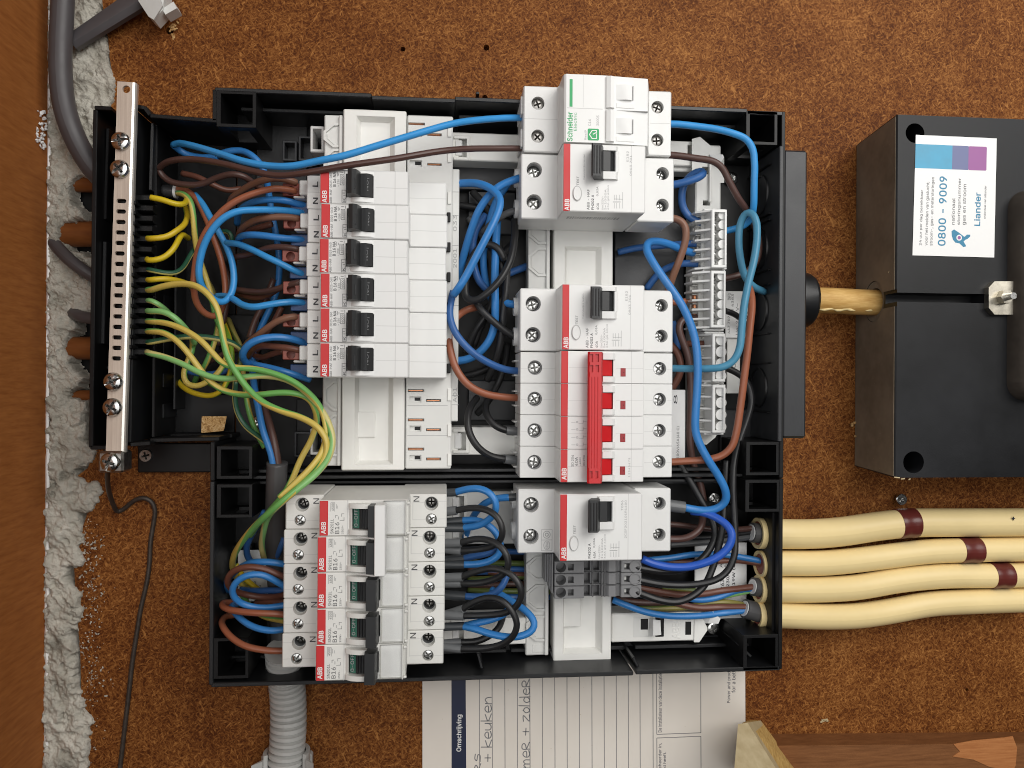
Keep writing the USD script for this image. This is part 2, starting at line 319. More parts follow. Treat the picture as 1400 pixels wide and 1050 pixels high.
# ------------------------------------------------------------------ the setting: board, plaster, cupboard side
def ppoly(pts, z=0): return Polygon([P(u, v, z)[:2] for u, v in pts])
holes = [(232, 42, 5), (665, 65, 4.2), (663, 133, 3.6), (551, 67, 3.4), (1322, 943, 2.2)]
edge = [(152, -60), (140, 0), (142, 30), (148, 52), (150, 80), (155, 108), (150, 150), (140, 260), (132, 420), (135, 600), (120, 640), (100, 655), (120, 700), (100, 760), (110, 900), (115, 1120)]
board = ppoly([(1480, -60), (1480, 1130)] + edge[::-1])
for u, v, r in holes: board = board.difference(Point(*P(u, v)[:2]).buffer(px(r, u, v, 0)))
tag(obj('back_board', extr(board, -.012, 0), M['chip'], smooth=False), kind='structure')
tag(obj('wall', cbox(-.40, .5, -.4, .4, -.035, -.013, 0), M['dark'], smooth=False), kind='structure')
xs0, xs1 = P(68, 0)[0], P(62, 1050)[0]
sw = hull([(xs0 + .0, .36, -.012), (xs1, -.36, -.012), (xs0, .36, .30), (xs1, -.36, .30), (xs0 - .02, .36, -.012), (xs1 - .02, -.36, -.012), (xs0 - .02, .36, .30), (xs1 - .02, -.36, .30)])
tag(obj('cupboard_wall', sw, M['sidewood'], smooth=False), kind='structure')

# rough plaster between the cupboard side and the chipboard
gap = [(66, -40), (125, -40), (140, 0), (128, 38), (144, 50), (148, 72), (152, 100), (160, 112), (150, 150), (140, 180), (134, 246), (118, 240), (98, 247), (95, 262), (97, 280), (110, 288), (121, 300), (88, 306), (85, 326),
       (96, 345), (135, 352), (135, 424), (112, 430), (97, 434), (104, 448), (96, 460), (92, 480), (101, 497), (114, 517), (112, 526), (92, 536), (96, 544), (116, 547), (120, 562), (121, 606), (136, 614), (128, 630), (108, 640), (82, 664), (66, 650)]
low = [(66, 652), (80, 664), (104, 646), (122, 656), (138, 662), (140, 676), (126, 698), (106, 703), (114, 722), (117, 735), (108, 748), (118, 766), (110, 776), (92, 778), (92, 790), (111, 812), (113, 834), (108, 852), (97, 868), (105, 892), (103, 915), (110, 945),
       (120, 956), (115, 968), (127, 981), (122, 1005), (125, 1026), (120, 1060), (120, 1100), (60, 1100), (60, 700)]
import shapely
region = unary_union([Polygon(gap).buffer(0), Polygon(low).buffer(0)])
us, vs = np.arange(58, 172, 1.25), np.arange(-40, 1100, 1.25)
U, V = np.meshgrid(us, vs, indexing='ij')
q = np.stack([U, V, 0 * U], -1)
Uw = U + 7 * (meshkit.fbm(q / 7, 5, 3) - .5) * 2; Vw = V + 7 * (meshkit.fbm(q / 7, 5, 9) - .5) * 2
pt = shapely.points(Uw.ravel(), Vw.ravel())
sd = np.where(shapely.contains(region, pt), 1, -1) * shapely.distance(region.boundary, pt)
sd = sd.reshape(U.shape)
h = np.clip(sd, -6, 5) * .00042
rough_ = (meshkit.fbm(q / 26, 5, 1) - .5) * .0048 + (meshkit.fbm(q / 7, 5, 5) - .5) * .0046 - .0022 * (meshkit.noise(q / 13 + 50) > .72) * meshkit.noise(q / 4)
zz = np.where(sd > 0, .0012 + h + rough_ * np.clip(sd / 5, 0.25, 1), np.clip(sd, -2.5, 0) * .004 + .001)
zz = np.clip(zz, -.009, .012)
pos = np.array([P(a, b, 0) for a, b in zip(U.ravel(), V.ravel())]); pos[:, 2] = zz.ravel()
ni, nj = U.shape; i, j = np.meshgrid(np.arange(ni - 1), np.arange(nj - 1), indexing='ij'); a0 = (i * nj + j)
fq = np.stack([a0, a0 + 1, a0 + nj + 1, a0 + nj], -1).reshape(-1, 4)
keep = (sd.ravel()[fq] > -3).any(1)
fq = fq[keep]
pm = trimesh.Trimesh(pos, np.vstack([fq[:, [0, 2, 1]], fq[:, [0, 3, 2]]])); pm.remove_unreferenced_vertices()
if pm.face_normals[:, 2].mean() < 0: pm.invert()
pl = thing('plaster_strip', 'rough grey plaster strip beside the brown cupboard side, ragged where it meets the chipboard', 'plaster')
obj('plaster', pm, M['plaster'], pl, smooth=True)
eb = [P(66, -40), P(60, 1100)]
strip = tube(np.array([P(u, v, .001) for u, v in zip(np.linspace(69, 63, 60), np.linspace(-40, 1100, 60))]) + np.c_[nrg.normal(0, .0003, 60), np.zeros(60), np.zeros(60)], .0012, 6)
obj('pale_edge', strip[0], M['sticker'], pl, label='thin pale edge strip against the cupboard side')
# loose plaster specks on the board
sp = []
base = trimesh.creation.icosphere(0, 1.0)
for k in range(420):
    c = rng.choice([(130, 740, 10, 14), (125, 800, 12, 20), (120, 880, 14, 22), (135, 930, 14, 16), (140, 830, 8, 40), (125, 1010, 10, 30), (60, 200, 5, 18), (105, 905, 6, 30)])
    u, v = c[0] - 16 + abs(rng.gauss(0, c[2] * 1.3)), rng.gauss(c[1], c[3])
    if c[0] == 60: u, v, z0 = rng.gauss(64, 3), v, .004
    r = rng.uniform(.00016, .00055)
    m = base.copy(); m.vertices *= (r * rng.uniform(.5, 2.4), r * rng.uniform(.5, 1.4), r * .3); m.apply_transform(trimesh.transformations.rotation_matrix(rng.uniform(0, 6), (0, 0, 1)))
    m.apply_translation(P(u, v, .0002)); sp.append(m)
obj('plaster_crumbs', sp, M['plaster'], smooth=True, label='pale plaster crumbs scattered on the brown board beside the plaster strip', cat='crumbs', kind='stuff')
sp = []
for k in range(46):
    m = base.copy(); r = rng.uniform(.0004, .0011); m.vertices *= r; m.vertices += nrg.normal(0, r * .25, m.vertices.shape)
    t = rng.random(); p = P(68 - 10 * t + rng.gauss(0, 2), rng.gauss(190, 14), 0); p[0] = max(p[0], xs0 + .0008); p[2] = .004 + .012 * t
    m.apply_translation(p); sp.append(m)
obj('foam_crumbs', sp, M['sticker'], smooth=False, label='white crumbly fibres clinging to the cupboard side beside the thick grey cable', cat='crumbs', kind='stuff')
# raw chip knocked out of the board near the top left
p = P(237, 40); fl = []
for k in range(16):
    L, w = rng.uniform(.0015, .0035), rng.uniform(.0005, .0011)
    fl.append(cbox(-L / 2, L / 2, -w / 2, w / 2, 0, .0005, 0).rotate((rng.uniform(-20, 20), rng.uniform(-25, 25), rng.uniform(0, 180))).translate((p[0] + rng.gauss(0, .0017), p[1] + rng.gauss(0, .0022), .0001)))
obj('wood_flakes', fl, M['rawchip'], smooth=False, label='raw pale chip flakes round the knocked-out hole in the upper left of the board', cat='wood chips', kind='stuff')
fl = []
for u, v, L, a in ((1127, 984, .0042, 8), (1124, 986, .003, 20), (1130, 985, .002, -12)):
    p = P(u, v); fl.append(cbox(-L / 2, L / 2, -.0005, .0005, 0, .0006, .0001).rotate((0, 0, a)).translate(tuple(p)))
obj('wood_splinter', fl, M['pine'], smooth=False, label='small pale splinters lying on the board above the brown batten', cat='splinter', kind='stuff')

# battens at the lower edge
bt = thing('wooden_batten', 'brown stained batten along the lower edge with a bare patch at its end', 'batten', P(1250, 1030))
b1 = P(1025, 1003.5, 0); b2 = P(1475, 1000, 0)
obj('batten_body', hull([(b1[0], b1[1], 0), (b2[0], b2[1], 0), (b1[0], b1[1], .016), (b2[0], b2[1], .016), (b1[0], b1[1] - .07, 0), (b2[0], b2[1] - .07, 0), (b1[0], b1[1] - .07, .016), (b2[0], b2[1] - .07, .016)]), M['redwood'], bt, smooth=False)
jag = [(1303, 1017), (1330, 1012), (1372, 1008), (1384, 1006), (1390, 1022), (1388, 1046), (1384, 1054), (1352, 1048), (1330, 1038), (1302, 1034), (1312, 1027)]
obj('bare_patch', extr(ppoly(jag, .016), .016, .0164), M['bare_redwood'], bt, smooth=False, label='bare lighter wood patch where the stain has broken away')
pw = thing('pine_stick', 'pale sawn pine stick pointing up from the lower edge beside the paper form', 'wooden stick', P(1030, 1020))
zt = .052
top_ = [P(1009, 990, zt), P(1022, 988, zt), P(1068, 1062, zt), P(1003, 1062, zt)]
bot_ = [P(1009, 988, .003), P(1040, 985, .012), P(1052, 1000, .012), P(1098, 1062, .012), P(1003, 1062, .003)]
obj('stick_body', hull([(a[0], a[1], zt) for a in top_] + [(a[0], a[1], .012) for a in bot_[:2]] + [(P(1006, 1062, .012)[0], P(1006, 1062, .012)[1], .012), (P(1085, 1062, .012)[0], P(1085, 1062, .012)[1], .012)]), M['pine'], pw, smooth=False)
sw_ = [P(1023, 990, zt - .002), P(1066, 1062, zt - .002), P(1097, 1062, .010), P(1053, 1003, .010), P(1041, 986, .010), P(1030, 987, .020)]
obj('sawn_edge', hull([tuple(a) for a in sw_] + [(a[0] - .002, a[1] - .001, a[2] - .004) for a in sw_]), M['sawn'], pw, smooth=False, label='rough yellow sawn side of the stick')
# ------------------------------------------------------------------ the enclosure
RZ = .046
xL, xR = P(291, 530, RZ)[0], P(1069, 535, RZ)[0]
yT, yB = P(680, 137, RZ)[1], P(680, 926, RZ)[1]
yM = P(500, 652, .03)[1]
enc = thing('enclosure', 'open black plastic distribution board enclosure, cover off, mounted on the brown chipboard', 'enclosure', ((xL + xR) / 2, (yT + yB) / 2, 0))
def post(u0, v0, u1, v1, name='corner_post'):
    x0, x1, y0, y1 = R(u0, v0, u1, v1, RZ); t = .0017
    m = cbox(x0, x1, y0, y1, .004, RZ, .0002) - cbox(x0 + t * 1.3, x1 - t, y0 + t, y1 - t, .012, RZ + .01, 0)
    m = m - cbox(x0 + t * 3, x1 - t * 3, y0 - .01, y0 + .01, .020, RZ - .006, 0)
    obj(name, m, M['black'], enc)
obj('base_plate', [cbox(xL + .001, xR - .001, yM + .00005, yT - .001, .0005, .0032, 0), cbox(xL + .001, xR - .001, yB + .001, yM - .00005, .0005, .0032, 0)], M['black'], enc, smooth=False)
w = .0024
yHt, yHb = P(290, 165, RZ)[1], P(290, 604, RZ)[1]
def wall(x0, y0, x1, y1, z0=.0032, z1=RZ, t=w, name='side_wall', mt='black', c=.0004):
    obj(name, bar((x0, y0), (x1, y1), t, z0, z1, c), M[mt], enc)
xs = P(508, 131, RZ)[0]; xs2 = P(622, 137, RZ)[0]; xs3 = P(1022, 152, RZ)[0]
wall(xL, yT, xs, yT, mt='black_soft'); wall(xs, yT - .0012, xs2 + .0003, yT - .0012, mt='black_soft'); wall(xs2, yT, xs3, yT - .0004, mt='black_soft'); wall(xs3 - .0003, yT - .0014, xR, yT - .0012, mt='black_soft')
xb1 = P(866, 917, RZ)[0]; xb2 = xb1 + .0014
wall(xL, yB, xb1, yB, mt='black_soft'); wall(xb2, yB + .0005, xR, yB + .0005, mt='black_soft')
wall(xL, yT, xL, yHt); wall(xL, yHb, xL, yM + .0001); wall(xL, yM - .0001, xL, yB, mt='black_soft')
wall(xR, yT, xR, yM + .0001, mt='black'); wall(xR, yM - .0001, xR, yB, mt='black')
# inner ledges of the long walls
for a, b, yy in ((P(330, 0, .03)[0], P(505, 0, .03)[0], yT - .0045), (P(520, 0, .03)[0], P(616, 0, .03)[0], yT - .005), (P(628, 0, .03)[0], P(1010, 0, .03)[0], yT - .0042)):
    obj('wall_ledge', cbox(a, b, yy - .0011, yy + .0011, .0032, .030, .0004), M['black_soft'], enc)
for a, b in ((P(300, 0, .03)[0], P(700, 0, .03)[0]), (P(706, 0, .03)[0], P(868, 0, .03)[0]), (P(880, 0, .03)[0], P(1040, 0, .03)[0])):
    obj('wall_ledge', cbox(a, b, yB + .0040, yB + .0062, .0032, .019, .0004), M['black_soft'], enc)
for u, v, L, a in ((866, 902, .011, -62), (655, 895, .009, -75), (1010, 882, .010, -45), (652, 136, .002, 0)):
    p = P(u, v, .03); obj('rib', cbox(-L / 2, L / 2, -.0008, .0008, .0032, .040, .0003).rotate((0, 0, a)).translate((p[0], p[1], 0)), M['black_soft'], enc)
for q in ((296, 124, 350, 174), (1020, 152, 1063, 198), (296, 610, 345, 655), (296, 662, 345, 708), (1020, 604, 1065, 650), (1019, 656, 1066, 700), (1016, 868, 1064, 916), (292, 872, 340, 928)): post(*q)
# middle divider between the upper and the lower half
xa, xb = P(352, 0, .03)[0], P(1016, 0, .03)[0]
for dy, z1, t in ((.0035, .030, .0022), (.0005, .034, .0022), (-.0032, .028, .0020)):
    obj('divider_rail', cbox(xa, xb, yM + dy - t / 2, yM + dy + t / 2, .0032, z1, .0004), M['black_soft'], enc)
obj('divider_rail', cbox(P(515, 0, .035)[0], P(616, 0, .035)[0], yM + .0060, yM + .0072, .020, .036, .0003), M['lgrey'], enc, label='pale strip along the middle divider')
# raised floor panels, floor holes, wall knockouts and floor screws
for u0, v0, u1, v1, z in ((350, 170, 420, 262, .0058), (300, 430, 355, 540, .006), (405, 545, 440, 640, .012), (350, 640, 430, 660, .012), (618, 225, 712, 260, .010), (640, 262, 705, 320, .008), (840, 300, 935, 470, .0075), (840, 470, 930, 650, .006), (640, 520, 705, 575, .007), (300, 745, 345, 860, .009),
                         (620, 640, 700, 660, .010), (620, 875, 710, 905, .006), (840, 870, 1000, 905, .006), (880, 640, 1000, 662, .010), (985, 560, 1030, 640, .007)):
    obj('floor_panel', pbox(u0, v0, u1, v1, .0031, z, .0005), M['black' if u0 < 450 and v0 > 250 else 'black_soft' if u0 < 450 else 'flange'], enc)
for u0, v0, u1, v1 in ((386, 192, 406, 220), (408, 186, 432, 220), (402, 590, 425, 625)):
    x0, x1, y0, y1 = R(u0, v0, u1, v1, .016)
    obj('floor_socket', cbox(x0, x1, y0, y1, .003, .016, .0003) - cbox(x0 + .0012, x1 - .0012, y0 + .0012, y1 - .0012, .006, .03, 0), M['flange'], enc)
xi = xR - w / 2
for u, v in ((1040, 266), (1040, 340), (1040, 425), (1040, 530)):
    y = P(1040, v, .022)[1]
    ring = (Manifold.cylinder(.0022, .0125, .0120, 36) - Manifold.cylinder(.004, .0112, .0112, 36).translate((0, 0, .0012))) + Manifold.cylinder(.0006, .0065, .0065, 28)
    obj('cable_knockout', ring.rotate((0, -90, 0)).translate((xi, y, .0195)), M['black_soft'], enc)
    for s in (-1, 1): obj('rib', cbox(xi - .003, xi, y + s * .0145 - .0004, y + s * .0145 + .0004, .004, .036, .0002), M['black'], enc)
for u, v, z, r in ((1000, 244, .006, .0042), (353, 577, .0105, .0038), (977, 682, .014, .0040), (975, 859, .012, .0040)):
    p = P(u, v, z); obj('floor_screw', screw(p[0], p[1], z - .0012, r, ang=30), M['steel'], enc)
# the recess the conduits pass through at the lower right
x0, x1, y0, y1 = R(1056, 700, 1069, 868, .040)
strip_ = cbox(x0, x1 - .0018, y0, y1, .003, .040, .0004)
CON = [(1038, 729, .0093), (1040, 771, .0079), (1039, 805, .0079), (1037, 840, .0079)]
for u, v, r in CON:
    y = P(u, v, .0255)[1]; strip_ = strip_ - Manifold.cylinder(.05, r, r, 32).rotate((0, 90, 0)).translate((x0 - .01, y, .0255))
obj('conduit_entry', strip_, M['black'], enc)
# entry box with the main cable on the right wall
fl = thing('cable_entry_box', 'dark grey slab-like cable entry box on the right wall of the enclosure', 'entry box', (xR, P(1080, 400, .02)[1], 0))
x0, x1, y0, y1 = R(1070, 205, 1103, 599, .046)
plate = extr(sbox(x0 - .002, y0, x1, y1).buffer(-.0022).buffer(.0022), .006, .046)
obj('front_slab', [cbox(x0 + .0002, x1, y0, y1, .004, .0462, .0012)], M['flange'], fl)
obj('front_rim', cbox(x0 - .0025, x0 - .0001, y0 - .002, y1 + .002, .004, .0466, .0004), M['flange'], fl)
yc = P(1110, 411, .024)[1]
gr = Manifold.hull_points(np.vstack([[(xx, yc + rr * math.cos(a), .024 + rr * math.sin(a)) for a in np.linspace(0, 2 * math.pi, 36, endpoint=False)] for xx, rr in ((x1, .0168), (P(1112, 411, .034)[0], .0164), (P(1117, 411, .034)[0], .0150), (P(1117, 411, .034)[0] + .0008, .011))]))
obj('grommet', gr, M['black_soft'], fl, smooth=50)
mc = thing('main_cable', 'short thick amber-coloured main cable running from the entry box into the meter case', 'cable', P(1150, 411, .02))
xx0, xx1 = x1 + .004, P(1196, 411, .031)[0] + .012
t, uv = tube([(x, yc - .0002 + .0004 * math.sin(x * 90), .024) for x in np.linspace(xx0, xx1, 24)], .0078, 32)
obj('sheath', t, M['mica'], mc, smooth=True)
fr = tube([(x, yc - .0055 - .0004 * math.sin(x * 700), .0288 + .0004 * math.sin(x * 500)) for x in np.linspace(xx0 + .007, xx1 - .012, 20)], np.array([.0006 + .0006 * rng.random() for _ in range(20)]), 8)
obj('torn_wrap', fr[0], M['conduit'], mc, smooth=True, label='pale torn paper wrap along the lower side of the cable')

# ------------------------------------------------------------------ earth housing on the left
HZ = .046
eh = thing('earth_housing', 'black plastic earth terminal housing at the left end of the enclosure, open in front', 'housing', P(210, 380, 0))
def hw(u0, v0, u1, v1, z0=.0005, z1=HZ, t=.0022, name='side_wall', mt='black'):
    obj(name, pbar(u0, v0, u1, v1, t, z0, z1), M[mt], eh)
x0, x1, y0, y1 = R(131, 160, 293, 602, HZ)
obj('base_plate', cbox(x0, xL, y0, y1, .0006, .003, 0), M['black'], eh)
hw(130, 150, 124, 612); hw(129, 147, 152, 148, name='end_wall'); hw(184, 145, 197, 147, name='end_wall'); hw(197, 146, 205, 157, name='end_wall'); hw(205, 158, 296, 165, name='end_wall'); hw(123, 612, 150, 612, name='end_wall')
hw(178, 608, 205, 606, name='end_wall'); hw(205, 602, 300, 600, z1=.040, name='end_wall')
hw(184, 150, 176, 605, z1=.0455, t=.0022, name='inner_wall', mt='black_soft'); hw(213, 170, 209, 598, z1=.036, t=.0016, name='inner_wall'); hw(208, 168, 205, 260, z1=.040, t=.0016, name='inner_wall', mt='black_soft'); hw(241, 250, 238, 560, z1=.020, t=.0012, name='inner_wall', mt='black_soft')
hw(147, 175, 143, 300, z1=.036, t=.0016, name='inner_wall'); hw(143, 330, 140, 470, z1=.038, t=.002, name='inner_wall', mt='black_soft')
for k, v in enumerate((280, 350, 420, 500, 560)): obj('rib', pbox(133, v, 150, v + 5, .003, .030), M['black_soft'], eh)
for v in (200, 298, 358, 412, 475, 520, 562):
    p = P(222, v, .024); obj('latch', cbox(p[0] - .0008, p[0] + .0008, p[1] - .004, p[1] + .004, .003, .024, .0003), M['black_soft'], eh)
for k in range(16):
    v = 270 + 14.07 * k; u = 196 - .03 * (v - 270)
    a, b = P(u - 14, v, .0425), P(u + 13.5, v, .0425)
    m = hull([(x, y, z) for x in (a[0], b[0]) for dy, z in ((-.0022, .036), (.0022, .036), (-.0022, .041), (.0022, .041), (-.0012, .0428), (.0012, .0428)) for y in (a[1] + dy,)])
    obj('comb_tooth', m, M['black'], eh)
    a = P(u - 14.5, v + 7, .0495); obj('comb_peg', cbox(a[0] - .0016, a[0] + .0016, a[1] - .0009, a[1] + .0009, .040, .0500, .0003), M['black'], eh)
fp = thing('footing_plate', 'flat black plastic foot plate below the earth housing, held by one screw', 'plate', P(240, 623, 0))
obj('plate_body', [pbox(188, 606, 296, 646, .0003, .005, .0006)], M['black'], fp)
p = P(199, 623, .006); obj('screw', screw(p[0], p[1], .0048, .0036, .0016, ang=15, dome=False), M['dull_steel'], fp)
oc = thing('chipboard_offcut', 'small raw chipboard offcut wedged in the black gap under the earth housing', 'offcut', P(292, 580, .02))
obj('offcut_block', hull([tuple(P(u, v, z)) for u, v, z in ((276, 569, .021), (310, 569, .021), (306, 589, .021), (275, 592, .021), (277, 572, .012), (308, 572, .012), (304, 590, .010), (277, 594, .010))]), M['rawchip'], oc, smooth=False)
obj('shelf', pbox(232, 593, 318, 599, .003, .0195, .0004), M['black'], eh)
obj('wood_chip', pbox(304, 607, 317, 617, .0051, .0062, .0003), M['rawchip'], smooth=False, label='tiny raw wood chip in the slot of the black foot plate', cat='wood chip')

# the earth bar, tilted a little
eb = thing('earth_bar', 'long tinned earth bar with a row of slots and screws on the left housing', 'earth bar', P(160, 360, .048))
BZ = .052
A, B = P(173.0, 112, BZ), P(157.0, 622, BZ)
ax = (B - A) / np.linalg.norm(B - A); Lb = np.linalg.norm(B - A)
sx = np.array([-ax[1], ax[0], 0]); sx = sx if sx[0] > 0 else -sx
def E(s, t, z=0): return A + ax * s + sx * t + np.array([0, 0, z])          # along, across
sc = depth(A) / F
wl, wr = -12.0 * sc, 8.0 * sc
pol = sbox(0, wl, Lb, wr)
slots = [(275 + 14.35 * k - 112) * sc for k in range(16)]
for s in slots:
    pol = pol.difference(LineString([(s, -5.4 * sc), (s, 1.6 * sc)]).buffer(3.0 * sc))
pol = pol.difference(Point(10 * sc, 0).buffer(5.2 * sc))
bm = extr(pol, -.0016, 0)
T4 = np.eye(4); T4[:3, 0] = ax; T4[:3, 1] = sx; T4[:3, 2] = [0, 0, 1]; T4[:3, 3] = A
bm.apply_transform(T4)
if bm.volume < 0: bm.invert()
obj('bar_plate', bm, M['barmetal'], eb, smooth=False)
fo = Polygon([(wr + .00002, 0), (wr + .0011, -.0004), (wr + .0017, -.0012), (wr + .0017, -.0036), (wr + .0003, -.0036), (wr + .00002, -.0016)])
fm = trimesh.creation.extrude_polygon(fo, Lb, engine='earcut')
v = fm.vertices; fm.vertices = A + v[:, 2:3] * ax + v[:, 0:1] * sx + v[:, 1:2] * np.array([0, 0, 1.0])
if fm.volume < 0: fm.invert()
obj('folded_flange', fm, M['bright_edge'], eb, smooth=False, label='bright folded edge of the bar')
for vv, an in ((194, 10), (232, 40), (522, 25), (557, 60)):
    c = E((vv - 112) * sc, -.2 * sc); off = -4 * sc
    obj('screw', screw(c[0] + off, c[1], BZ, 12.6 * sc, .0034, ang=an, kind='combo'), M['steel'], eb)
for k, s in enumerate(slots):
    c = E(s, -1.8 * sc)
    obj('slot_backing', cbox(c[0] - .0034, c[0] + .0034, c[1] - .0013, c[1] + .0013, BZ - .0052, BZ - .0045, .0002), M['black_soft' if k < 4 else 'black'], eb)
    if k in (4, 6, 8, 9, 10, 11, 12, 13, 14, 15):
        obj('clamp_screw', cyl(c[0] + 4 * sc, c[1], BZ - .0044, BZ - .0028, .0011, .0009, 10), M['steel'], eb)
cl = E(Lb + 9 * sc, -2.5 * sc)
blk = cbox(cl[0] - 17.5 * sc, cl[0] + 16 * sc, cl[1] - 15 * sc, cl[1] + 14.5 * sc, BZ - .010, BZ + .0022, .0012)
obj('end_clamp', blk, M['dull_steel'], eb, label='square steel clamp at the lower end of the bar')
obj('screw', screw(cl[0], cl[1], BZ + .0022, 13 * sc, .0034, ang=70, kind='combo'), M['steel'], eb)
# brown pipes in the gap behind the housing
for u0, v, u1, r in ((84, 252, 150, 11), (82, 320, 150, 18), (84, 476, 150, 16), (82, 541, 140, 8)):
    a, b = P(u0, v, -.0055), P(u1, v, -.0055)
    t, uv = tube([a + (b - a) * k for k in np.linspace(0, 1, 8)], px(r, u0, v, .003), 24)
    lab = {252: 'uppermost brown pipe end showing between plaster and earth housing', 320: 'thickest brown pipe end between plaster and housing, just above a grey cable', 476: 'brown pipe end below the grey cable, beside the lower slots of the earth bar', 541: 'thin lowest brown pipe end beside the lower screws of the earth bar'}[v]
    obj('brown_pipe', t, M['copper_pipe'], smooth=True, label=lab, cat='pipe')
# ------------------------------------------------------------------ white carriers
def tray_mesh(u0, v0, u1, v1, z0, z1, rl, rt, rr, rb, dz):
    """A tray with a recess; rim widths in pixels."""
    x0, x1, y0, y1 = R(u0, v0, u1, v1, z1)
    a, b, c, d = R(u0 + rl, v0 + rt, u1 - rr, v1 - rb, z1)
    cut = hull([(a, c, z1 + .001), (b, c, z1 + .001), (a, d, z1 + .001), (b, d, z1 + .001), (a + .0022, c + .0022, z1 - dz), (b - .0035, c + .0022, z1 - dz), (a + .0022, d - .0022, z1 - dz), (b - .0035, d - .0022, z1 - dz)])
    return cbox(x0, x1, y0, y1, z0, z1, .0006) - cut
def ladder_mesh(u0, v0, u1, v1, z0, z1, spans):
    m = pbox(u0, v0, u1, v1, z0, z1 - .0022, .0006)
    lip = pbox(u1 - 5, v0, u1, v1, z1 - .0022, z1, .0004)
    out = [m + lip]
    for a, b in spans:                      # raised half-hexagon frames
        mid = [(u0 + 14, a), (u0 + 2, a + 10), (u0 + 2, b - 10), (u0 + 14, b)]
        q = [P(u, v, z1 - .001)[:2] for u, v in [(u1 - 5.5, a)] + mid + [(u1 - 5.5, b)]]
        out.append(extr(LineString(q).buffer(.00065, join_style=2), z1 - .0021, z1 - .0008))
        inner = Polygon([P(u, v, z1)[:2] for u, v in [(u1 - 6, a + 2)] + [(u0 + 15, a + 3), (u0 + 5, a + 12), (u0 + 5, b - 12), (u0 + 15, b - 3)] + [(u1 - 6, b - 2)]])
        out.append(extr(inner, z1 - .00215, z1 - .0017))
    return out
def carrier(label, loc, trays, ladders, name='module_carrier'):
    t = thing(name, label, 'module carrier', loc)
    for q in trays: obj('tray', tray_mesh(*q), M['tray'], t)
    for q in ladders: obj('ladder_rail', ladder_mesh(*q), M['lgrey'], t, smooth=False)
    return t
c1 = carrier('tall white plastic module carrier under the six small breakers, with tray and ladder rail', P(520, 400, .01),
    [(468, 150, 554, 643, .012, .0445, 17, 8, 14, 7, .005)], [(442, 157, 467, 637, .010, .0425, [(170, 200), (205, 245), (470, 512), (522, 560), (568, 622)])])
obj('tray_step', pbox(487, 563, 513, 598, .039, .0407, .0003), M['tray'], c1)
for v in (172, 586):
    x0, x1, y0, y1 = R(424, v, 443, v + 36, .030)
    obj('clip_loop', cbox(x0, x1, y0, y1, .012, .030, .0005) - cbox(x0 + .0014, x1 - .0014, y0 + .0016, y1 - .0016, .008, .04, 0), M['white'], c1)
# horizontal rails with a spring clip
def hrail(label, u0, v0, u1, v1, z, clip=None, hook=None, mt='tray'):
    t = thing('mounting_rail', label, 'mounting rail', P((u0 + u1) / 2, (v0 + v1) / 2, .004))
    m = pbox(u0, v0, u1, v1, .004, z, .0006)
    if clip:
        cu = clip; m = m - pbox(cu - 7, v0 + 5, cu + 5, v1 - 5, z - .006, z + .002, 0, ref=z)
    obj('rail_body', m, M[mt], t)
    if clip:
        obj('clip_tongue', pbox(clip - 12, v0 + 8, clip - 2, v1 - 8, z - .004, z + .0005, .0006), M['white'], t)
        x0, x1, y0, y1 = R(clip - 14, v0 + 2, clip + 9, v1 - 2, z + .0012)
        obj('clip_frame', cbox(x0, x1, y0, y1, z, z + .0012, .0004) - cbox(x0 - .002, x1 - .002, y0 + .0018, y1 - .0018, z - .01, z + .01, 0), M['tray'], t)
    return t
hrail('upper white mounting rail behind the brown wire, running to the green-logo breaker', 617, 183, 760, 221, .0245, 634)
hrail('middle white mounting rail behind the looped black wires left of the red-lever switch', 612, 584, 760, 622, .0245, 633)
hrail('grey mounting rail behind the blue and black jumper loops, right of the B16 breakers', 606, 672, 705, 744, .016, 630, mt='lgrey')
hrail('lower white mounting rail behind the lowest black jumper loop', 606, 846, 722, 882, .0225, 630)
c2 = carrier('short white carrier visible between the two upper residual current devices', P(780, 360, .01),
    [(757, 310, 838, 400, .010, .024, 14, 26, 14, 6, .004)], [(722, 300, 752, 402, .008, .0235, [(302, 332), (340, 376)])])
c3 = carrier('white carrier below the grey terminal blocks at the lower edge of the enclosure', P(790, 830, .01),
    [(757, 740, 836, 904, .010, .026, 12, 8, 11, 9, .006)], [(719, 740, 750, 896, .008, .0255, [(762, 792), (801, 834), (843, 875)])])
obj('tray_step', pbox(769, 817, 794, 857, .019, .0228, .0003), M['tray'], c3)
obj('ladder_foot', pbox(724, 877, 749, 897, .006, .0235, .002), M['lgrey'], c3)
lr = hrail('lower right white mounting rail with an open latch and embossed letters', 836, 838, 960, 877, .021)
lx = [(953, 838), (968, 838), (986, 830), (988, 868), (972, 878), (953, 880)]
obj('rail_end', hull([(*P(u, v, .022)[:2], z) for u, v in ((950, 840), (957, 838), (967, 858), (967, 862), (956, 878), (949, 878)) for z in (.004, .022)]), M['tray'], lr)
obj('latch_opening', pbox(876, 846, 886, 861, .0208, .0212, .0001), M['dark'], lr); obj('latch_slot', pbox(937, 850, 945, 868, .0208, .0212, .0001), M['dark'], lr)
obj('latch_well', pbox(866, 843, 892, 871, .0206, .02112, .0001), M['lgrey'], lr)
obj('latch_curve', pbox(896, 843, 908, 871, .0206, .0214, .002), M['black'], lr)
obj('latch', hull([tuple(P(u, v, z)) for u, v, z in ((887, 846, .021), (903, 848, .025), (904, 868, .025), (886, 870, .021), (893, 847, .027), (893, 869, .027))]), M['white'], lr)
obj('hook', hull([tuple(P(u, v, z)) for u, v, z in ((958, 842, .020), (975, 836, .026), (985, 846, .026), (982, 853, .026), (968, 852, .024), (960, 852, .020))]), M['white'], lr)
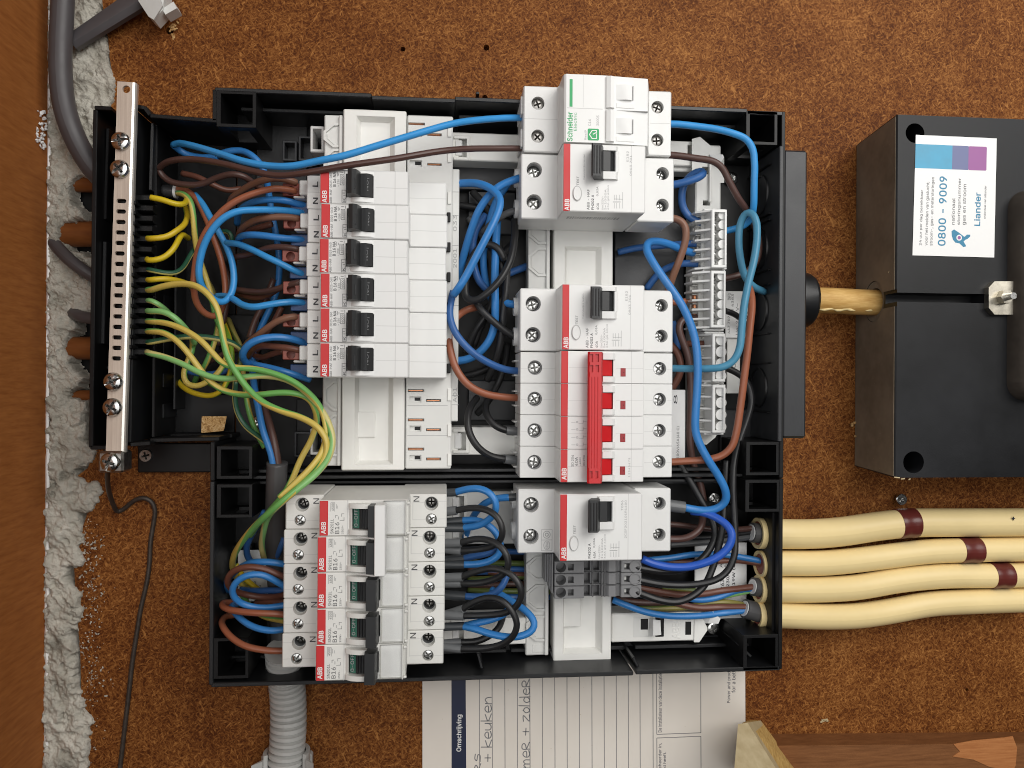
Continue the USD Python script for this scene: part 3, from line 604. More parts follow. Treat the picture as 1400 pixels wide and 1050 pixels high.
obj('embossing', txt('ABB', 919, 850, 930, 873, .021, True, .0003), M['tray'], lr)

# busbar block right of the tray
bb = thing('busbar_block', 'light grey plug-in busbar block with copper-lined slots right of the tray', 'busbar block', P(590, 400, .01))
zb = .0435
bm = pbox(555.5, 158, 618, 641, .010, zb, .0006)
sl = []
for v in (534, 574, 614): sl += [(557.5, v - 2, 580, v + 2, 'b'), (560, v + 8, 576, v + 16, 'w'), (582.5, v + 11.5, 603, v + 15.5, 'b')]
sl += [(558, 167.5, 581, 171, 'b'), (584, 182, 604, 186, 'b'), (560, 219, 577, 228, 'w'), (584, 223, 604, 226.5, 'b'), (560, 180, 577, 187, 'w')]
for a, b, c, d, k in sl: bm = bm - pbox(a, b, c, d, zb - .004 if k == 'b' else zb - .0018, zb + .002, 0, ref=zb)
obj('block_body', bm, M['lgrey'], bb)
for a, b, c, d, k in sl:
    if k == 'b': obj('contact', pbox(a + 1, (b + d) / 2 - .7, c - 2, (b + d) / 2 + .7, zb - .0039, zb - .0016, .0001), M['copper'], bb)
    else: obj('key_hole', pbox((a + c) / 2 - 1, (b + d) / 2 - 2.5, c - 1.5, (b + d) / 2 + 2, zb - .00178, zb - .0016, .00005), M['black'], bb)
obj('side_strip', pbox(617.5, 231, 627, 576, .010, .040, .0004), M['lgrey'], bb)
for v in (262, 294, 335, 417, 540, 553): obj('strip_seam', pbox(617.7, v, 627, v + .8, .0399, .04005, .00001), M['grey_ink'], bb)
for v in (170, 205, 262, 470, 531, 580, 620): obj('side_notch', pbox(612, v, 617.2, v + 17, .043, zb + .0008, .0002), M['tray'], bb)
for v in (290, 331, 372, 413, 497): obj('dark_latch', pbox(611, v, 616, v + 13, .0436, .0455, .0003), M['black'], bb)
for s, a, b in (('033', 294, 316), ('2001', 340, 366), ('A01', 530, 550)): obj('print', txt(s, 619.5, a, 624.5, b, .0401), M['grey_ink'], bb)
for v in (554, 595): obj('panel_seam', pbox(557, v, 612, v + .7, zb - .0001, zb + .00005, .00001), M['grey_ink'], bb)

# ------------------------------------------------------------------ six plug-in breakers
ZN, ZS, ZR, Z0 = .077, .0640, .0570, .0446
HV = [232, 279.3, 326.8, 374.3, 421.6, 469.2, 516.6]
def haf(k):
    v0, v1 = HV[1], HV[2]; du = 1.5
    t = thing('small_breaker', '', 'breaker', P(480, (v0 + v1) / 2, Z0), 'six plug-in breakers in a column')
    y0, y1 = R(437, v0, 557, v1, ZN)[2:]; y0 += .00012; y1 -= .00012
    X = lambda u, z: P(u + du, 400, z)[0]
    body = cbox(X(436, ZN), X(557, ZN), y0, y1, Z0, ZN, .0005)
    body = body + cbox(X(418.5, ZS), X(440, ZS), y0, y1, Z0, ZS, .0004) + cbox(X(550, ZR), X(609.5, ZR), y0, y1, Z0, ZR, .0005)
    ym = (y0 + y1) / 2; H = y1 - y0
    bay0, bay1 = X(472, ZN), X(503, ZN)
    body = body - cbox(bay0, X(510, ZN), y0 + H * .19, y1 - H * .12, ZN - .006, ZN + .01, 0)
    obj('body', body, M['white'], t)
    # bay arches on both sides of the lever
    for a, b in ((y0 + H * .055, y0 + H * .19), (y1 - H * .16, y1 - H * .045)):
        n = 9; pr = [(X(478, ZN), ZN - .0003)] + [(X(478 + 34 * s, ZN), ZN + .0019 * math.sin(math.pi * min(s * 1.15, 1) ** .8)) for s in np.linspace(.05, .87, n)] + [(X(513, ZN), ZN - .0003)]
        obj('bay_arch', hull([(x, y, z) for x, z in pr for y in (a, b)]), M['white'], t)
    ly0, ly1 = y0 + H * .205, y1 - H * .135
    lev = hull([(x, y, z) for x, z in ((X(482, ZN), ZN - .004), (X(508, ZN), ZN - .004), (X(509, ZN), ZN + .0008), (X(501, ZN), ZN + .0030), (X(490, ZN), ZN + .0022)) for y in (ly0, ly1)])
    lh = obj('lever_hub', lev, M['toggle'], t)
    blade = hull([(x, y, z) for x, z in ((X(476, ZN), ZN - .002), (X(490, ZN), ZN - .002), (X(474, ZN + .009), ZN + .0085), (X(480, ZN + .009), ZN + .0095), (X(486, ZN + .008), ZN + .008), (X(492, ZN + .003), ZN + .0028)) for y in (ly0 - .0002, ly1 + .0006)])
    lvr = obj('lever', blade, M['toggle'], t)
    obj('lever_mark', txt('NO|', 500, v0 + 12, 506, v0 + 29, ZN + .0022, False, .0006), M['dgrey'], lh)
    obj('lever_groove', cbox(X(484, ZN + .008) - .0001, X(485, ZN + .008) + .0001, ly0 + .002, ly1 - .004, ZN + .0084, ZN + .0088, .0001), M['black_soft'], lvr)
    rs = obj('red_stripe', cbox(X(437.2, ZN), X(449, ZN), y0 + .0003, y1 - .0003, ZN - .0008, ZN + .00025, .00015), M['red'], t)
    obj('brand_print', txt('ABB', 440 + du, v1 - 19, 446.6 + du, v1 - 2.5, ZN + .00026, True), M['wink'], rs)
    ink = [txt('ABB-HAF', 450.5 + du, v1 - 21, 453.6 + du, v1 - 2, ZN), txt('0025-060', 450.5 + du, v0 + 4.5, 453.6 + du, v0 + 24, ZN), txt('B 16 NA', 455 + du, v0 + 3, 459.2 + du, v0 + 23, ZN, True), txt('~ 230', 461 + du, v0 + 13, 463.6 + du, v0 + 23, ZN),
           txt('6000', 466 + du, v0 + 8, 469 + du, v0 + 19, ZN), txt('K', 468.5 + du, v1 - 9, 472 + du, v1 - 4, ZN)]
    def frame(u0, va, u1, vb, wpx=.55):
        o = []
        for q in ((u0, va, u1, va + wpx), (u0, vb - wpx, u1, vb), (u0, va, u0 + wpx, vb), (u1 - wpx, va, u1, vb)): o.append(pbox(q[0] + du, q[1], q[2] + du, q[3], ZN + .00001, ZN + .00006, 0))
        return o
    ink += frame(464.6, v0 + 6.5, 470.3, v0 + 21) + frame(467, v1 - 20, 473, v1 - 2.5)
    for a, b, c, d in ((469, v1 - 13, 472, v1 - 12.4), (468, v1 - 16, 471, v1 - 15.4), (465, v0 + 3, 469, v0 + 3.7), (470.5, v0 + 2, 471.1, v0 + 6), (460.5, v0 + 3.5, 461.1, v0 + 9), (462.5, v0 + 5, 463.1, v0 + 8)): ink.append(pbox(a + du, b, c + du, d, ZN + .00001, ZN + .00006, 0))
    obj('print', ink, M['ink'], t, smooth=False)
    vs0, vs1 = v0 + 7.6, v1 + 5.4
    zs = ZS
    obj('pole_print', [txt('L', 427 + du, vs0 + 7, 434.5 + du, vs0 + 14.5, zs, True), txt('N', 427.5 + du, vs0 + 29, 434.5 + du, vs0 + 38, zs, True)], M['ink'], t, smooth=False)
    sm = []
    yl = P(428, (vs0 + vs1) / 2 - 1, zs)[1]
    sm.append(cbox(X(419, zs), X(436, zs), yl - .0001, yl + .0001, zs - .0001, zs + .00004, 0))
    sm.append(cbox(X(513, ZN), X(556.5, ZN), ym - .0001, ym + .00006, ZN - .0001, ZN + .00004, 0)); sm.append(cbox(X(539, ZN), X(539.6, ZN), y0, y1, ZN - .0001, ZN + .00004, 0))
    yr = (y0 + y1) / 2; sm.append(cbox(X(558, ZR), X(609, ZR), yr - .00008, yr + .00008, ZR - .0001, ZR + .00004, 0))
    obj('seam', sm, M['seam'], t, smooth=False)
    obj('terminal_step', cbox(X(408, .056), X(420, .056), ym + H * .02, y1 - .0006, Z0, .056, .0005), M['white'], t)
    obj('terminal_tab', cbox(X(400, .053), X(416, .053), ym - H * .045, ym + H * .02, .046, .0535, .0005), M['white'], t)
    xa, xb = X(386, .050), X(409, .050)
    tb = cbox(xa, xb, ym + H * .045, y1 - .0012, Z0, .0515, .0004)
    tb = tb - cbox(xa - .001, xb - .001, ym + H * .1, y1 - .0022, .046, .0505, 0) - cyl((xa + xb) / 2, ym + H * .2, .0475, .06, .0024)
    obj('live_terminal', tb, M['terra'], t)
    obj('terminal_screw', screw(X(404, .05), ym + H * .10, .0495, .0013, ang=20), M['steel'], t)
    obj('neutral_terminal', cbox(X(396, .047), X(420, .047), y0 + .0008, ym - H * .09, .036, .0475, .0004), M['tblue'], t)
    return t, (y0 + y1) / 2
h0, hy = haf(1)
base_loc = np.array(locs[str(h0.GetPath())])
hl = ['topmost of the six small breakers, nearest the long brown wire crossing above it', 'second small breaker from the top of the six, fed by a bright blue loop', 'third small breaker from the top of the column of six', 'fourth small breaker from the top of the column of six', 'fifth small breaker of the six, next to the lowest one', 'lowest of the six small breakers, over the exposed lower end of the white carrier tray']
h0.SetCustomDataByKey('label', hl[1])
for i in (0, 2, 3, 4, 5):
    y = P(480, (HV[i] + HV[i + 1]) / 2, ZN)[1] - P(480, (HV[1] + HV[2]) / 2, ZN)[1]
    dx = -.0006 if i in (0, 2) else 0
    dup(h0, base_loc + [dx, y, -.0004 * (i in (0, 2))], hl[i])

# ------------------------------------------------------------------ five B16 breakers
SZ, SS, S0 = .0905, .0715, .047
SV = [683, 732.8, 782.2, 831.8, 881.3, 931]
def sn():
    v0, v1 = SV[1], SV[2]
    t = thing('wide_breaker', '', 'breaker', P(500, (v0 + v1) / 2, S0), 'five B16 breakers in a column')
    y0, y1 = R(435, v0, 560, v1, SZ)[2:]; y0 += .00012; y1 -= .00012; H = y1 - y0; ym = (y0 + y1) / 2
    X = lambda u, z=SZ: P(u, 800, z)[0]
    Yv = lambda f: y1 - H * f                     # fraction of the module from its top edge in the picture
    body = cbox(X(433.5), X(556.5), y0, y1, .036, SZ, .0005) + cbox(X(387.5, SS), X(440, SS), y0, y1, .030, SS, .0005) + cbox(X(545, SS), X(608, SS), y0, y1, .030, SS, .0005)
    body = body - cbox(X(479), X(520), Yv(.80), Yv(.20), SZ - .005, SZ + .01, 0) - cbox(X(522), X(551), Yv(.97), Yv(.03), SZ - .0012, SZ + .01, 0)
    scr = [(410.5, .28, 9.6), (407.5, .74, 7.6), (587, .28, 9.6), (587, .74, 7.6)]
    for u, f, r in scr:
        rr = r * depth(P(u, 757, SS)) / F
        body = body - (cyl(X(u, SS), Yv(f), SS - .0035, SS + .0001, rr * .86, rr) + cyl(X(u, SS), Yv(f), SS - .009, SS - .003, rr * .84, rr * .84) if r > 9 else cyl(X(u, SS), Yv(f), SS - .0022, SS + .001, rr))
    obj('body', body, M['cream'], t)
    for i, (u, f, r) in enumerate(scr):
        rr = r * depth(P(u, 757, SS)) / F
        big = r > 9
        if big: obj('screw_well', cyl(X(u, SS), Yv(f), SS - .0089, SS - .0036, rr * .838) - cyl(X(u, SS), Yv(f), SS - .02, SS, rr * .76), M['ferrule'], t)
        obj('terminal_screw', screw(X(u, SS), Yv(f), SS - (.0086 if big else .0018), rr * (.74 if big else .93), rr * (.4 if big else .5), ang=20 + 35 * i, kind='combo'), M['dull_steel' if big else 'steel'], t)
    rs = obj('red_stripe', cbox(X(434.2), X(445.6), y0 + .0003, y1 - .0003, SZ - .0008, SZ + .00025, .00015), M['red'], t)
    obj('brand_print', txt('ABB', 436.3, v1 - 19, 443, v1 - 2.5, SZ + .00026, True), M['wink'], rs)
    ink = [txt('SN201L', 449.3, v1 - 23, 453.3, v1 - 3, SZ), txt('B16', 455.4, v1 - 18.5, 461.2, v1 - 3, SZ), txt('230V~', 464.5, v1 - 14, 467, v1 - 3, SZ)]
    gk = [txt('4500', 451, v0 + 5, 454, v0 + 15, SZ)]
    for a, b, c, d in ((456, v0 + 21, 456.5, v0 + 25), (456, v0 + 21, 459, v0 + 21.5), (460, v0 + 23, 460.5, v0 + 27), (464, v0 + 19, 468, v0 + 19.5), (464, v0 + 19, 464.5, v0 + 23), (467.5, v0 + 24, 468, v0 + 28), (462, v0 + 28, 468, v0 + 28.5),
                       (449.6, v0 + 4, 450, v0 + 16), (449.6, v0 + 4, 455, v0 + 4.4), (455, v0 + 4, 455.4, v0 + 16), (457, v0 + 6, 457.4, v0 + 12), (459, v0 + 8, 459.4, v0 + 12)): ink.append(pbox(a, b, c, d, SZ + .00001, SZ + .00006, 0))
    obj('print', ink + gk, M['ink'], t, smooth=False)
    zN = SS
    vv = 727 + 47.3 * 0
    def Nm(u0, u1, f0, f1):
        m = txt('N', u0, 700, u1, 708, zN); b = m.bounds
        m.vertices[:, 1] = Yv(f1) + (m.vertices[:, 1] - b[0, 1]) / (b[1, 1] - b[0, 1]) * (Yv(f0) - Yv(f1)); return m
    obj('pole_print', [Nm(426, 434, .10, .26), Nm(563, 571, .06, .22)], M['ink'], t, smooth=False)
    sm = []
    for u0, u1, f in ((388, 401, .26), (388, 402, .74), (414, 433, .74), (562, 579, .74), (594, 607.5, .74), (595.5, 607.5, .22), (562, 579, .24)): sm.append(cbox(X(u0, SS), X(u1, SS), Yv(f) - .00008, Yv(f) + .00008, SS - .0001, SS + .00003, 0))
    sm.append(cbox(X(561.5, SS), X(562, SS), Yv(.76), Yv(.24), SS - .0001, SS + .00003, 0)); sm.append(cbox(X(472), X(472.6), y0, y1, SZ - .0001, SZ + .00004, 0))
    obj('seam', sm, M['seam'], t, smooth=False)
    for a, b in ((Yv(.205), Yv(.075)), (Yv(.94), Yv(.80))):
        pr = [(X(473.5), SZ - .0002), (X(475.5), SZ + .0018), (X(482), SZ + .0036), (X(492), SZ + .0046), (X(501), SZ + .0048), (X(504), SZ + .0042), (X(505), SZ - .0002)]
        obj('bay_arch', hull([(x, y, z) for x, z in pr for y in (a, b)]), M['cream'], t)
    obj('bay_side', hull([(x, y, z) for x, z in ((X(474), SZ - .0002), (X(479), SZ - .0002), (X(477.5), SZ + .0012), (X(479), SZ + .0014)) for y in (Yv(.81), Yv(.19))]), M['cream'], t)
    hb = obj('hub', hull([(x, y, z) for x, z in ((X(480), SZ - .0045), (X(510), SZ - .0045), (X(481), SZ - .0006), (X(492), SZ + .0016), (X(505), SZ + .0018)) for y in (Yv(.78), Yv(.22))]), M['toggle'], t)
    obj('hub_window', hull([(x, y, z) for x, z in ((X(480.2), SZ - .0005), (X(488.8), SZ + .0009), (X(480.6), SZ - .0001), (X(488.8), SZ + .0014)) for y in (Yv(.775), Yv(.225))]), M['off_green'], hb)
    obj('hub_print', txt('0-OFF', 481.8, v0 + 13, 486.4, v1 - 13, SZ + .0012, False, .0003), M['grey_ink'], hb)
    for u in (491, 495, 499): obj('hub_rib', cbox(X(u), X(u + 1.6), Yv(.775), Yv(.225), SZ + .001, SZ + .0024, .0002), M['black_soft'], hb)
    lz = SZ + .0095
    obj('lever', hull([(x, y, z) for x, z in ((X(500, lz), lz - .0006), (X(513.5, lz), lz), (X(515, lz), lz - .0012), (X(503), SZ - .002), (X(519), SZ - .002), (X(501, lz), lz - .003)) for y in (Yv(.945), Yv(.09))]), M['toggle'], t)
    obj('label_tray', cbox(X(522.5), X(551), Yv(.965), Yv(.035), SZ - .0012, SZ - .0008, .0001), M['sticker'], t)
    obj('clear_cover', cbox(X(521), X(558), Yv(.985), Yv(.015), SZ + .0003, SZ + .0011, .0003), M['clear'], t)
    obj('cover_hinge', [cbox(X(551.5), X(553), Yv(.99), Yv(.01), SZ - .0002, SZ + .0014, .0003), cbox(X(553.5), X(558), Yv(.95), Yv(.89), SZ - .0002, SZ + .0016, .0003), cbox(X(553.5), X(558), Yv(.11), Yv(.05), SZ - .0002, SZ + .0016, .0003)], M['cream'], t)
    return t
s0 = sn(); sl0 = np.array(locs[str(s0.GetPath())])
sl_ = ['topmost B16 breaker of the five, its lever under the white bar, top face showing', 'second B16 breaker from the top, its lever under the lower end of the white bar', 'middle one of the five B16 breakers, first with an uncovered black lever', 'fourth B16 breaker from the top, just above the lowest one', 'lowest of the five B16 breakers, at the bottom wall of the enclosure']
s0.SetCustomDataByKey('label', sl_[1])
for i in (0, 2, 3, 4):
    a, b = P(435, (SV[i] + SV[i + 1]) / 2, SZ), P(435, (SV[1] + SV[2]) / 2, SZ)
    dup(s0, sl0 + [(0.0008 if i == 0 else -.0005 * (i == 4)), a[1] - b[1], 0], sl_[i])
lk = thing('lever_link', 'white plastic bar clipped over the levers of the two upper B16 breakers', 'lever link', P(519, 740, .1))
lz = SZ + .0108
obj('link_bar', pbox(511.5, 691, 526.5, 788.5, SZ + .0022, lz + .001, .0004), M['white'], lk)
for v in (735, 786): obj('link_tongue', hull([tuple(P(u, vv, SZ + z)) for u, vv, z in ((488, v - 2, .0040), (513, v + 1, .0095), (513, v + 3, .0095), (489, v - .6, .0040), (488, v - 2, .0036), (513, v + 2, .0088))]), M['white'], lk)

# ------------------------------------------------------------------ residual current devices and the switch
DZ, DS, D0 = .0745, .0545, .0245
def rcd(label, vn0, vn1, du, mark, zn=DZ, zs=DS):
    t = thing('residual_current_device', label, 'residual current device', P(800 + du, (vn0 + vn1) / 2, D0))
    x0, x1, y0, y1 = R(768 + du, vn0, 881 + du, vn1, zn); y0 += .00012; y1 -= .00012; H = y1 - y0
    X = lambda u, z=zn: P(u + du, (vn0 + vn1) / 2, z)[0]
    Yv = lambda f: y1 - H * f
    vm = (vn0 + vn1) / 2
    body = cbox(X(768), X(881), y0, y1, D0, zn, .0005) + cbox(X(711, zs), X(775, zs), y0, y1, D0, zs, .0006) + cbox(X(870, zs), X(920, zs), y0, y1, D0, zs, .0006)
    body = body - hull([(x, y, z) for x, z in ((X(821), zn - .005), (X(839), zn - .005), (X(821), zn + .001), (X(839), zn + .001)) for y in (Yv(.42), Yv(.10))])
    ss = [(729, .245, 10.6), (729, .74, 10.6), (904.5, .24, 8.8), (904.5, .735, 8.8)]
    for u, f, r in ss:
        rr = px(r, u + du, vm, zs); body = body - cyl(X(u, zs), Yv(f), zs - .009, zs + .001, rr)
    obj('body', body, M['white'], t)
    for i, (u, f, r) in enumerate(ss):
        rr = px(r, u + du, vm, zs)
        sleeve = cyl(X(u, zs), Yv(f), zs - .0088, zs - .0042, rr * .985) - cyl(X(u, zs), Yv(f), zs - .0095, zs + .001, rr * .86)
        obj('screw_well', sleeve, M['dgrey'], t)
        obj('terminal_screw', screw(X(u, zs), Yv(f), zs - .0072, rr * .86, rr * .45, ang=15 + 30 * i, kind='combo'), M['steel'], t)
    for f in (.245, .74):
        for s, zc in ((1, .036),):
            ring = (Manifold.cylinder(.0022, .0052, .0052, 28) - Manifold.cylinder(.004, .0034, .0034, 24).translate((0, 0, -.0004))).rotate((0, -90, 0)).translate((X(711, zs) + .0002, Yv(f), zc))
            obj('wire_entry', ring, M['white'], t)
    rs = obj('red_stripe', cbox(X(768.8), X(778), y0 + .0002, y1 - .0002, zn - .0008, zn + .00025, .00015), M['red'], t)
    V = lambda f: vn0 + (vn1 - vn0) * f
    obj('brand_print', txt('ABB', 770.5 + du, V(.80), 777 + du, V(.97), zn + .00026, True), M['wink'], rs)
    tb = Manifold.cylinder(.0012, 1, .93, 32).scale((px(5.6, 787, vm, zn), px(9.8, 787, vm, zn), 1)).translate((X(787.5), Yv(.735), zn - .0003))
    tbt = obj('test_button', tb, M['white'], t)
    ring = (Manifold.cylinder(.0004, 1, 1, 32).scale((px(6.6, 787, vm, zn), px(10.8, 787, vm, zn), 1)) - Manifold.cylinder(.002, 1, 1, 32).scale((px(5.7, 787, vm, zn), px(9.9, 787, vm, zn), 1)).translate((0, 0, -.0005))).translate((X(787.5), Yv(.735), zn - .0002))
    obj('button_ring', ring, M['seam'], tbt)
    ink = [txt('TEST', 787 + du, V(.47), 790 + du, V(.60), zn), txt('FH202 A', 807 + du, V(.74), 810.6 + du, V(.96), zn, True), txt('40A', 814 + du, V(.86), 817.4 + du, V(.96), zn), txt('0,03A', 814 + du, V(.62), 817 + du, V(.76), zn)]
    gk = [txt('Un=230V~', 821 + du, V(.76), 823.6 + du, V(.96), zn), txt('63A gG 6000', 829 + du, V(.60), 831.5 + du, V(.96), zn), txt('I=1000A', 825 + du, V(.66), 827.4 + du, V(.96), zn), txt('E182', 855 + du, V(.10), 858 + du, V(.25), zn), txt('0903 701', 859.6 + du, V(.16), 862.4 + du, V(.46), zn)]
    if mark == 'low':
        ink[3] = txt('0,03A', 814 + du, V(.66), 817 + du, V(.80), zn); gk[3] = txt('T056', 852 + du, V(.10), 855 + du, V(.25), zn); gk[4] = txt('2CSF202101R1400', 857 + du, V(.10), 859.8 + du, V(.66), zn)
    else: ink.append(txt('ABB - HAF', 801 + du, V(.66), 804.6 + du, V(.96), zn)); gk.append(txt('maandelijks testen', 796 + du, V(.14), 798.6 + du, V(.52), zn))
    for k in range(3):                                     # wiring diagram
        for a, b, c, d in ((838 + 3.5 * k, .74, 838.5 + 3.5 * k, .82), (838 + 3.5 * k, .86, 838.5 + 3.5 * k, .94), (836.5 + 3.5 * k, .84, 840 + 3.5 * k, .85)): gk.append(pbox(a + du, V(b), c + du, V(d), zn + .00001, zn + .00006, 0))
    gk += [pbox(838 + du, V(.80), 850 + du, V(.806), zn + .00001, zn + .00006, 0), pbox(849 + du, V(.70), 849.5 + du, V(.94), zn + .00001, zn + .00006, 0)]
    obj('print', ink, M['ink'], t, smooth=False); obj('grey_print', gk, M['grey_ink'], t, smooth=False)
    seam = [cbox(X(861.5), X(862), y0, y1, zn - .0001, zn + .00003, 0)]
    obj('seam', seam, M['seam'], t, smooth=False)
    # lever and bay
    for a, b in ((Yv(.10), Yv(.035)), (Yv(.52), Yv(.41))):
        obj('bay_arch', hull([(x, y, z) for x, z in ((X(819), zn - .0002), (X(843.5), zn - .0002), (X(821), zn + .0022), (X(839), zn + .0022), (X(842.5), zn + .001)) for y in (a, b)]), M['white'], t)
    obj('bay_side', cbox(X(839), X(843.5), Yv(.42), Yv(.09), zn - .0003, zn + .0012, .0004), M['white'], t)
    obj('lever_hub', hull([(x, y, z) for x, z in ((X(820), zn - .0045), (X(839), zn - .0045), (X(838), zn - .0004), (X(832), zn + .0016), (X(820), zn + .0020)) for y in (Yv(.40), Yv(.11))]), M['toggle'], t)
    lz = zn + .0090
    lvr = obj('lever', hull([(x, y, z) for x, z in ((X(807.5, lz), lz - .0010), (X(809, lz), lz), (X(820, lz), lz), (X(821.5, lz), lz - .001), (X(812), zn - .001), (X(825), zn - .001)) for y in (Yv(.53), Yv(.06))]), M['toggle'], t)
    obj('lever_ridge', [cbox(X(810 + 4 * q, lz), X(811.4 + 4 * q, lz), Yv(.50), Yv(.09), lz - .0002, lz + .0004, .0002) for q in range(3)], M['black_soft'], lvr)
    if mark == 'low':
        obj('approval_mark', [pbox(a, b, c, d, zs + .00001, zs + .00006, 0) for a, b, c, d in ((740, 724, 740.5, 753), (754.5, 724, 755, 753), (740, 724, 755, 724.5), (740, 738, 755, 738.5), (740, 752.5, 755, 753))]
            + [extr(Point(*P(747.5, 731, zs)[:2]).buffer(px(5.2, 747, 731, zs)).difference(Point(*P(747.5, 731, zs)[:2]).buffer(px(4.4, 747, 731, zs))), zs + .00001, zs + .00006), extr(Point(*P(747.5, 731, zs)[:2]).buffer(px(2.6, 747, 731, zs)).difference(Point(*P(747.5, 731, zs)[:2]).buffer(px(1.6, 747, 731, zs))), zs + .00001, zs + .00006),
               extr(affinity.scale(Point(*P(747.5, 745.5, zs)[:2]).buffer(1), px(4.4, 747, 745, zs), px(6.2, 747, 745, zs)).difference(affinity.scale(Point(*P(747.5, 745.5, zs)[:2]).buffer(1), px(3.8, 747, 745, zs), px(5.6, 747, 745, zs))), zs + .00001, zs + .00006), txt('KEMA', 746, 741, 749.4, 750, zs)], M['grey_ink'], t, smooth=False)
    if mark == 'top':                                      # bar code on the lower side face
        yb = y0 - .00003
        bars = []
        xx = X(780)
        while xx < X(852):
            w_ = rng.choice((.0002, .0003, .0005)); bars.append(cbox(xx, xx + w_, yb - .00004, yb + .00003, .057, .0625, 0)); xx += w_ + rng.choice((.00025, .0004, .0006))
        obj('side_print', bars, M['grey_ink'], t, smooth=False)
    return t
rcd('top residual current device, glossy white with black lever, directly below the green-logo breaker', 197.5, 290.5, 1.5, 'top')
rcd('middle residual current device, directly above the switch with the red lever', 389, 479, 0, 'mid')
rcd('lower residual current device, standing alone above the grey terminal blocks', 675, 767, -3, 'low')

def switch():
    t = thing('main_switch', 'four-pole white switch with one tall red lever bar across all poles', 'main switch', P(800, 570, D0))
    v = [480, 524.5, 569.3, 614.3, 659.3]; zn, zs = DZ - .0005, DS
    X = lambda u, z=zn: P(u, 570, z)[0]
    sx_ = []
    for k in range(4):
        y0, y1 = R(768, v[k], 881, v[k + 1], zn)[2:]; y0 += .00008; y1 -= .00008; H = y1 - y0; Yv = lambda f: y1 - H * f
        b = cbox(X(766), X(880), y0, y1, D0, zn, .0003) + cbox(X(711, zs), X(772, zs), y0, y1, D0, zs, .0003) + cbox(X(870, zs), X(919, zs), y0, y1, D0, zs, .0003)
        b = b - cbox(X(822), X(838), Yv(.78), Yv(.26), zn - .006, zn + .01, 0)
        for u, r in ((731, 10), (901.5, 9.2)):
            rr = px(r, u, 570, zs); b = b - cyl(X(u, zs), Yv(.5), zs - .005, zs + .001, rr)
        obj('pole_body', b, M['white'], t)
        for i, (u, r) in enumerate(((731, 10), (901.5, 9.2))):
            rr = px(r, u, 570, zs)
            obj('screw_well', cyl(X(u, zs), Yv(.5), zs - .0049, zs - .0018, rr * .985) - cyl(X(u, zs), Yv(.5), zs - .006, zs + .001, rr * .84), M['dgrey'], t)
            obj('terminal_screw', screw(X(u, zs), Yv(.5), zs - .0042, rr * .88, rr * .45, ang=10 + 23 * k + 40 * i, kind='combo'), M['steel'], t)
        obj('wire_gate', [cbox(X(711, zs) - .0022, X(711, zs), Yv(.5) - .0045, Yv(.5) - .0036, .026, .040, .0003), cbox(X(711, zs) - .0022, X(711, zs), Yv(.5) + .0036, Yv(.5) + .0045, .026, .040, .0003)], M['white'], t)
        rs = obj('red_stripe', cbox(X(766.8), X(776.2), y0 + .0001, y1 - .0001, zn - .0008, zn + .00025, .00015), M['red'], t)
        for a, bb_ in ((Yv(.26), Yv(.06)), (Yv(.95), Yv(.78))):
            obj('bay_arch', hull([(x, y, z) for x, z in ((X(822), zn - .0002), (X(841), zn - .0002), (X(823), zn + .002), (X(836), zn + .002), (X(840), zn + .001)) for y in (a, bb_)]), M['white'], t)
        obj('lever_hub', hull([(x, y, z) for x, z in ((X(820), zn - .004), (X(838), zn - .004), (X(836), zn + .0002), (X(822), zn + .0022)) for y in (Yv(.76), Yv(.28))]), M['red_lever'], t)
        pwn = obj('position_window', cbox(X(848), X(855), Yv(.78), Yv(.52), zn - .0002, zn + .00025, .0001), M['dark_red'], t)
        obj('window_dot', cbox(X(852), X(852.8), Yv(.67), Yv(.64), zn + .0002, zn + .0003, 0), M['black'], pwn)
        for u0, u1, z in ((712, 722, zs), (741, 765, zs), (881, 893, zs), (911, 918, zs), (777, 803, zn), (842, 879, zn)): sx_.append(cbox(X(u0, z), X(u1, z), Yv(.52) - .00007, Yv(.52) + .00007, z - .0001, z + .00003, 0))
    y0, y1 = R(768, v[0], 881, v[4], zn)[2:]
    sx_.append(cbox(X(863), X(863.5), y0, y1, zn - .0001, zn + .00003, 0))
    obj('seam', sx_, M['seam'], t, smooth=False)
    obj('brand_print', txt('ABB', 768, 640, 774.6, 656, zn + .00026, True), M['wink'], rs)
    obj('print', [txt('SD 204', 781, 622, 784.4, 638, zn), txt('40A', 786, 625, 790, 637, zn), txt('~400V', 792, 625, 794.2, 637, zn), txt('AC23A', 797, 622, 799.4, 637, zn)], M['ink'], t, smooth=False)
    gk = [txt('1 2 3 4 5 6 7 8', 859, 626, 861.5, 652, zn)]
    for k, vv in enumerate((577, 587, 598, 608)):
        c = P(789, vv, zn)[:2]; gk.append(extr(Point(*c).buffer(px(1.5, 789, 590, zn)).difference(Point(*c).buffer(px(.9, 789, 590, zn))), zn + .00001, zn + .00006))
        for a, b, c_, d in ((781, vv, 787, vv + .5), (791, vv + 1.5, 797, vv + 2), (797, vv - 1, 802, vv - .5), (797, vv - 3, 797.5, vv + 2)): gk.append(pbox(a, b, c_, d, zn + .00001, zn + .00006, 0))
    obj('grey_print', gk, M['grey_ink'], t, smooth=False)
    lz = zn + .0085
    x0, x1, y0, y1 = R(803.5, 481, 824, 661, lz)
    m = hull([(x, y, z) for x, z in ((x0, lz - .001), (x0 + .001, lz), (x1 - .001, lz), (x1, lz - .0012), (X(807), zn + .0006), (X(823), zn + .0006)) for y in (y0, y1)])
